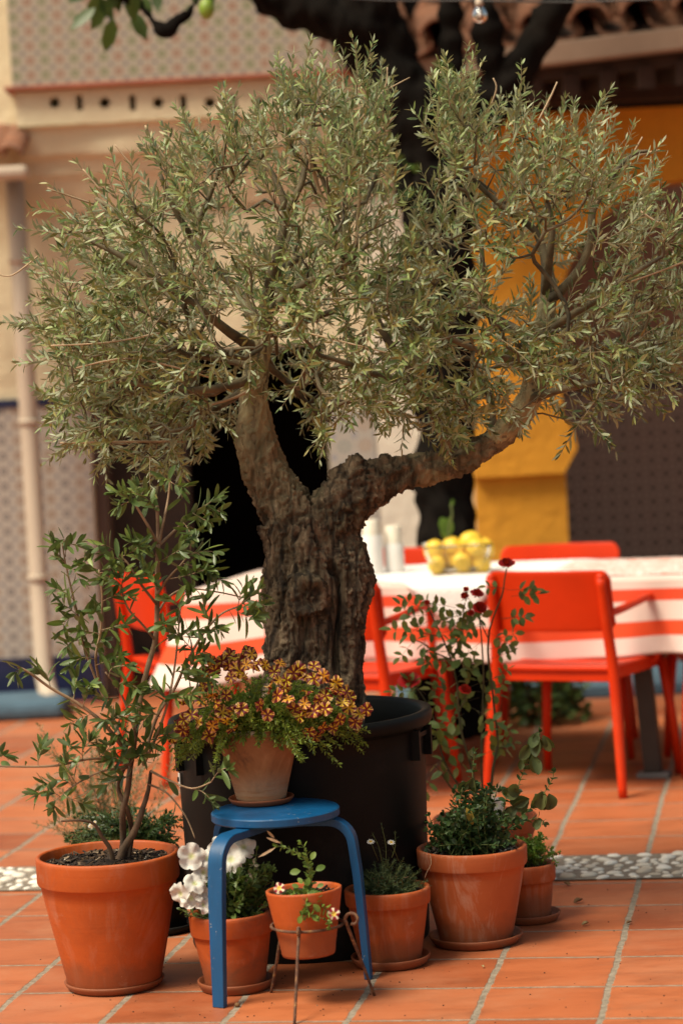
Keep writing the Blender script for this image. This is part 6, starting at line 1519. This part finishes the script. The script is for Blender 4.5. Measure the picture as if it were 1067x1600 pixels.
rl = [(791, 922, 0, .024), (791, 920, 175, .018), (798, 932, 5, .024), (780, 966, 0, .022), (785, 968, 10, .02), (765, 965, 160, .022), (760, 975, 200, .022), (748, 975, 215, .022), (757, 985, 330, .024), (737, 960, 190, .02), (722, 960, 195, .022), (712, 950, 170, .022), (728, 975, 240, .022), (700, 975, 210, .02), (690, 960, 140, .02), (680, 960, 185, .022), (672, 968, 215, .024), (665, 955, 150, .02), (668, 975, 260, .022), (655, 985, 180, .024), (650, 975, 130, .022), (648, 1000, 230, .02), (660, 1000, 300, .02), (676, 1000, 250, .022), (685, 990, 10, .022), (700, 995, 60, .022), (708, 1000, 250, .022), (715, 985, 30, .024), (725, 1000, 290, .024), (740, 990, 200, .026), (755, 1000, 220, .026), (745, 1010, 250, .024), (760, 1015, 10, .02), (765, 1030, 20, .018), (700, 1030, 190, .02), (690, 1040, 250, .022), (705, 1050, 300, .022), (712, 1060, 40, .02), (715, 1085, 170, .024), (720, 1075, 60, .022), (730, 1075, 20, .024), (740, 1080, 350, .022), (748, 1090, 200, .022), (735, 1105, 330, .026), (725, 1115, 210, .03), (712, 1120, 230, .026), (755, 1080, 20, .02), (745, 1110, 300, .024), (757, 1145, 320, .024), (765, 1130, 340, .018), (672, 1095, 190, .022), (665, 1085, 140, .022), (655, 1090, 230, .02), (680, 1100, 330, .022), (690, 1105, 20, .022), (682, 1115, 280, .02), (645, 1080, 180, .02), (678, 1195, 180, .028), (690, 1190, 60, .026), (685, 1205, 230, .026), (700, 1200, 20, .024), (735, 1190, 200, .026), (720, 1165, 220, .026), (752, 1180, 20, .02), (775, 1170, 20, .016), (700, 1140, 210, .022), (775, 1000, 20, .018), (770, 1060, 30, .016), (695, 1075, 240, .02), (688, 1060, 60, .02)]
for px, py, ang, L in rl:
    a = math.radians(ang); compound(P(px, py, yg+rnd(-.04, .04)), rt*math.cos(a)+up*math.sin(a)+fw*rnd(-.6, .3), 5, L*1.4)
ms.build('cane', M_ROSESTEM, pg); lv.build('foliage', M_ROSELEAF, pg, quality=0, bend=.2, fold=.25)
M_ROSE = mat_leaf('rose_petal', [(0.55, 0.006, 0.012), (0.68, 0.012, 0.016), (0.42, 0.004, 0.008)], None, .15, .55)
def rose(px, py, rpx, openness=1.0, tilt=(0, 0), dy=0):
    c = P(px, py, yg-.03+dy); R = rpx*1.15*yg/F; m = MB(); ax = (Vector((tilt[0], -.55, 1+tilt[1]))).normalized(); q = ax.to_track_quat('Z', 'Y')
    for ring_, (n, r0, r1, h, w) in enumerate([(3, .10, .22, .75, .9), (4, .25, .42, .72, .9), (5, .42, .68, .58, .95), (6, .55, .95*openness+.1, .35, 1.0)]):
        for k in range(n):
            a0 = 2*PI*(k+ring_*.37)/n+rnd(-.15, .15)
            def f(u, v, a0=a0, r0=r0, r1=r1, h=h, n=n, w=w):
                a = a0+(u-.5)*2*PI/n*1.45*(.45+.55*math.sin(PI*min(1, v*.8+.1))); r = (.05+(r0-.05)*min(1, v*1.6)+(r1-r0)*v**2); z = -.35+(h+.35)*v-.25*(v**4)*(ring_ == 3)
                z -= .12*abs(u-.5)**2*4*v; return tuple(q @ Vector((r*math.cos(a)*R, r*math.sin(a)*R, z*R))+c)
            m.grid(f, 5, 4)
    m.build('rose_bloom', M_ROSE, pg)
    lv = Leaves()
    for k in range(5): a = 2*PI*k/5; d = q @ Vector((math.cos(a), math.sin(a), -.1)); lv.add(c-ax*R*.45, d, ax, R*.9, R*.3)
    lv.build('sepal', M_ROSELEAF, pg)
for a in [(791, 880, 9.5, 1.2, (0, .3)), (726, 932, 7.5, .7, (-.2, 0)), (728, 922, 6, .6, (0, .2)), (745, 927, 8.5, 1.1, (.3, .2)), (749, 950, 10.5, .9, (.1, -.4)), (667, 943, 6, .6, (0, .1)), (639, 1063, 13.5, 1.15, (-.1, -.2)), (726, 1078, 9.5, .9, (.3, -.1)), (735, 958, 6, .8, (0, -.3))]: rose(*a)

# white petunia flower in the rose pot
c = P(775, 1258, yg-.10); put_flower(pg, 'petunia', c, (CAM-c).normalized()+Vector((.2, 0, .2)), .026, .2, name='white_flower')
c = P(783, 1272, yg-.11); put_flower(pg, 'petunia', c, (CAM-c).normalized()+Vector((.4, 0, .1)), .02, .2, name='white_flower')

# dark plant with tiny white flower, and wispy plant behind the big pot
ms = MB(); lv = Leaves(); yh = ch_.y; kh = P(238, 1340, yh)
for i in range(85):
    px = rnd(105, 290); end = P(px, rnd(1262, 1325)+(abs(px-200)*.12), yh+rnd(-.12, .02)); st = kh+Vector((rnd(-.04, .04), rnd(-.05, .05), -.02))
    mid = st.lerp(end, .5)+Vector((0, 0, .04))+rv(.01); sprout(ms, lv, [st, mid, end], .0013, .0009, .024, .0075, .010, tmin=.35, spread=.8, pairs=3, jit=.3, k=3)
ms.build('stem', M_GREENSTEM, ph_); lv.build('foliage', M_MINT, ph_, bend=.15)
c0 = P(147, 1289, yh-.16)
for k in range(12):
    c = c0+Vector((rnd(-.011, .011), rnd(-.006, .006), rnd(-.008, .008))); put_flower(ph_, 'daisy', c, (CAM-c).normalized()+rv(.4), .0052, .05)
ms = MB(); lv = Leaves(); yi = ci_.y; ki = P(175, 1365, yi)
for i in range(75):
    px = min(268, max(58, random.gauss(165, 55))); yy = rnd(1180, 1330)-(30 if abs(px-80) < 25 else 0)-(50 if abs(px-140) < 30 and random.random() < .4 else 0)
    end = P(px, yy, yi+rnd(-.12, .12)); st = ki+Vector((rnd(-.04, .04), rnd(-.04, .04), -.02)); mid = st.lerp(end, .5)+rv(.02)
    sprout(ms, lv, [st, mid, end], .0012, .0007, .026, .005, .010, tmin=.25, spread=.6, pairs=2, jit=.3, k=4, sides=4)
for path in ([(150, 1300), (110, 1220), (80, 1160), (62, 1135)], [(170, 1300), (150, 1200), (130, 1130), (115, 1095)], [(190, 1300), (225, 1230), (245, 1190)], [(110, 1220), (95, 1190), (62, 1165)]):
    sprout(ms, lv, PP(path, yi), .0016, .0008, .028, .006, .009, k=5)
ms.build('stem', M_TWIG, pi_); lv.build('foliage', M_WISPY, pi_)

# ---- crumbs and fallen leaves on the tiles
def litter(px, py, L, col, lab, i=0):
    g = G(px, py, .003); m = MB(); a = rnd(0, PI); d = Vector((math.cos(a), math.sin(a), 0)); w = Vector((-d.y, d.x, 0))
    def f(u, v): x = (u-.5)*L; wd = L*.26*math.sin(PI*min(1, max(0, u)))**.8; z = .0015+L*.28*abs(2*v-1)*math.sin(PI*u)+L*.15*u*u; return tuple(g+d*x+w*(v-.5)*2*wd+Vector((0, 0, z)))
    m.grid(f, 8, 4); o = m.build('fallen_leaf', col, None, origin=g); md = o.modifiers.new('s', 'SOLIDIFY'); md.thickness = .0008; tag(o, lab, 'leaf', 'dry leaves fallen on the tiles')
ML1 = mat_simple('dry_leaf_brown', (0.16, 0.08, 0.03), .8, .3, 40); ML2 = mat_simple('dry_leaf_olive', (0.30, 0.22, 0.10), .8, .3, 40)
litter(885, 1383, .030, ML1, 'dry brown leaf on the tile nearest the pebble strip, right of the parsley')
litter(903, 1410, .034, ML1, 'curled brown leaf on the tiles, middle of the three right of the parsley')
litter(914, 1445, .024, ML2, 'pale olive dry leaf on the tiles right of the parsley saucer')
litter(982, 1443, .020, ML1, 'dark dry leaf lying across the wide grout line on the right')
litter(754, 1511, .012, ML2, 'tiny pale dry leaf in front of the bloomed mint pot')
m = MB(); g = G(371, 1570, .006); m.blob(g, (.0075, .006, .006), seg=9, ring=6, jit=.2); o = m.build('pebble', ML1, None, origin=g); tag(o, 'small brown stone on the tiles beside the foot of the blue stool', 'stone')
cr = MB()
for i in range(170):
    if random.random() < .6: px, py = random.gauss(420, 160), rnd(1470, 1598)
    else: px, py = rnd(600, 1060), rnd(1390, 1598)
    g = G(px, py, .0008); s_ = rnd(.0008, .0026); cr.blob(g, (s_*rnd(.7, 1.8), s_, s_*.7), seg=5, ring=3, jit=.5, rot=rnd(0, 3))
tag(cr.build('soil_crumbs', M_CHIP), 'scattered soil crumbs on the tiles round the pots', 'crumbs', kind='stuff')
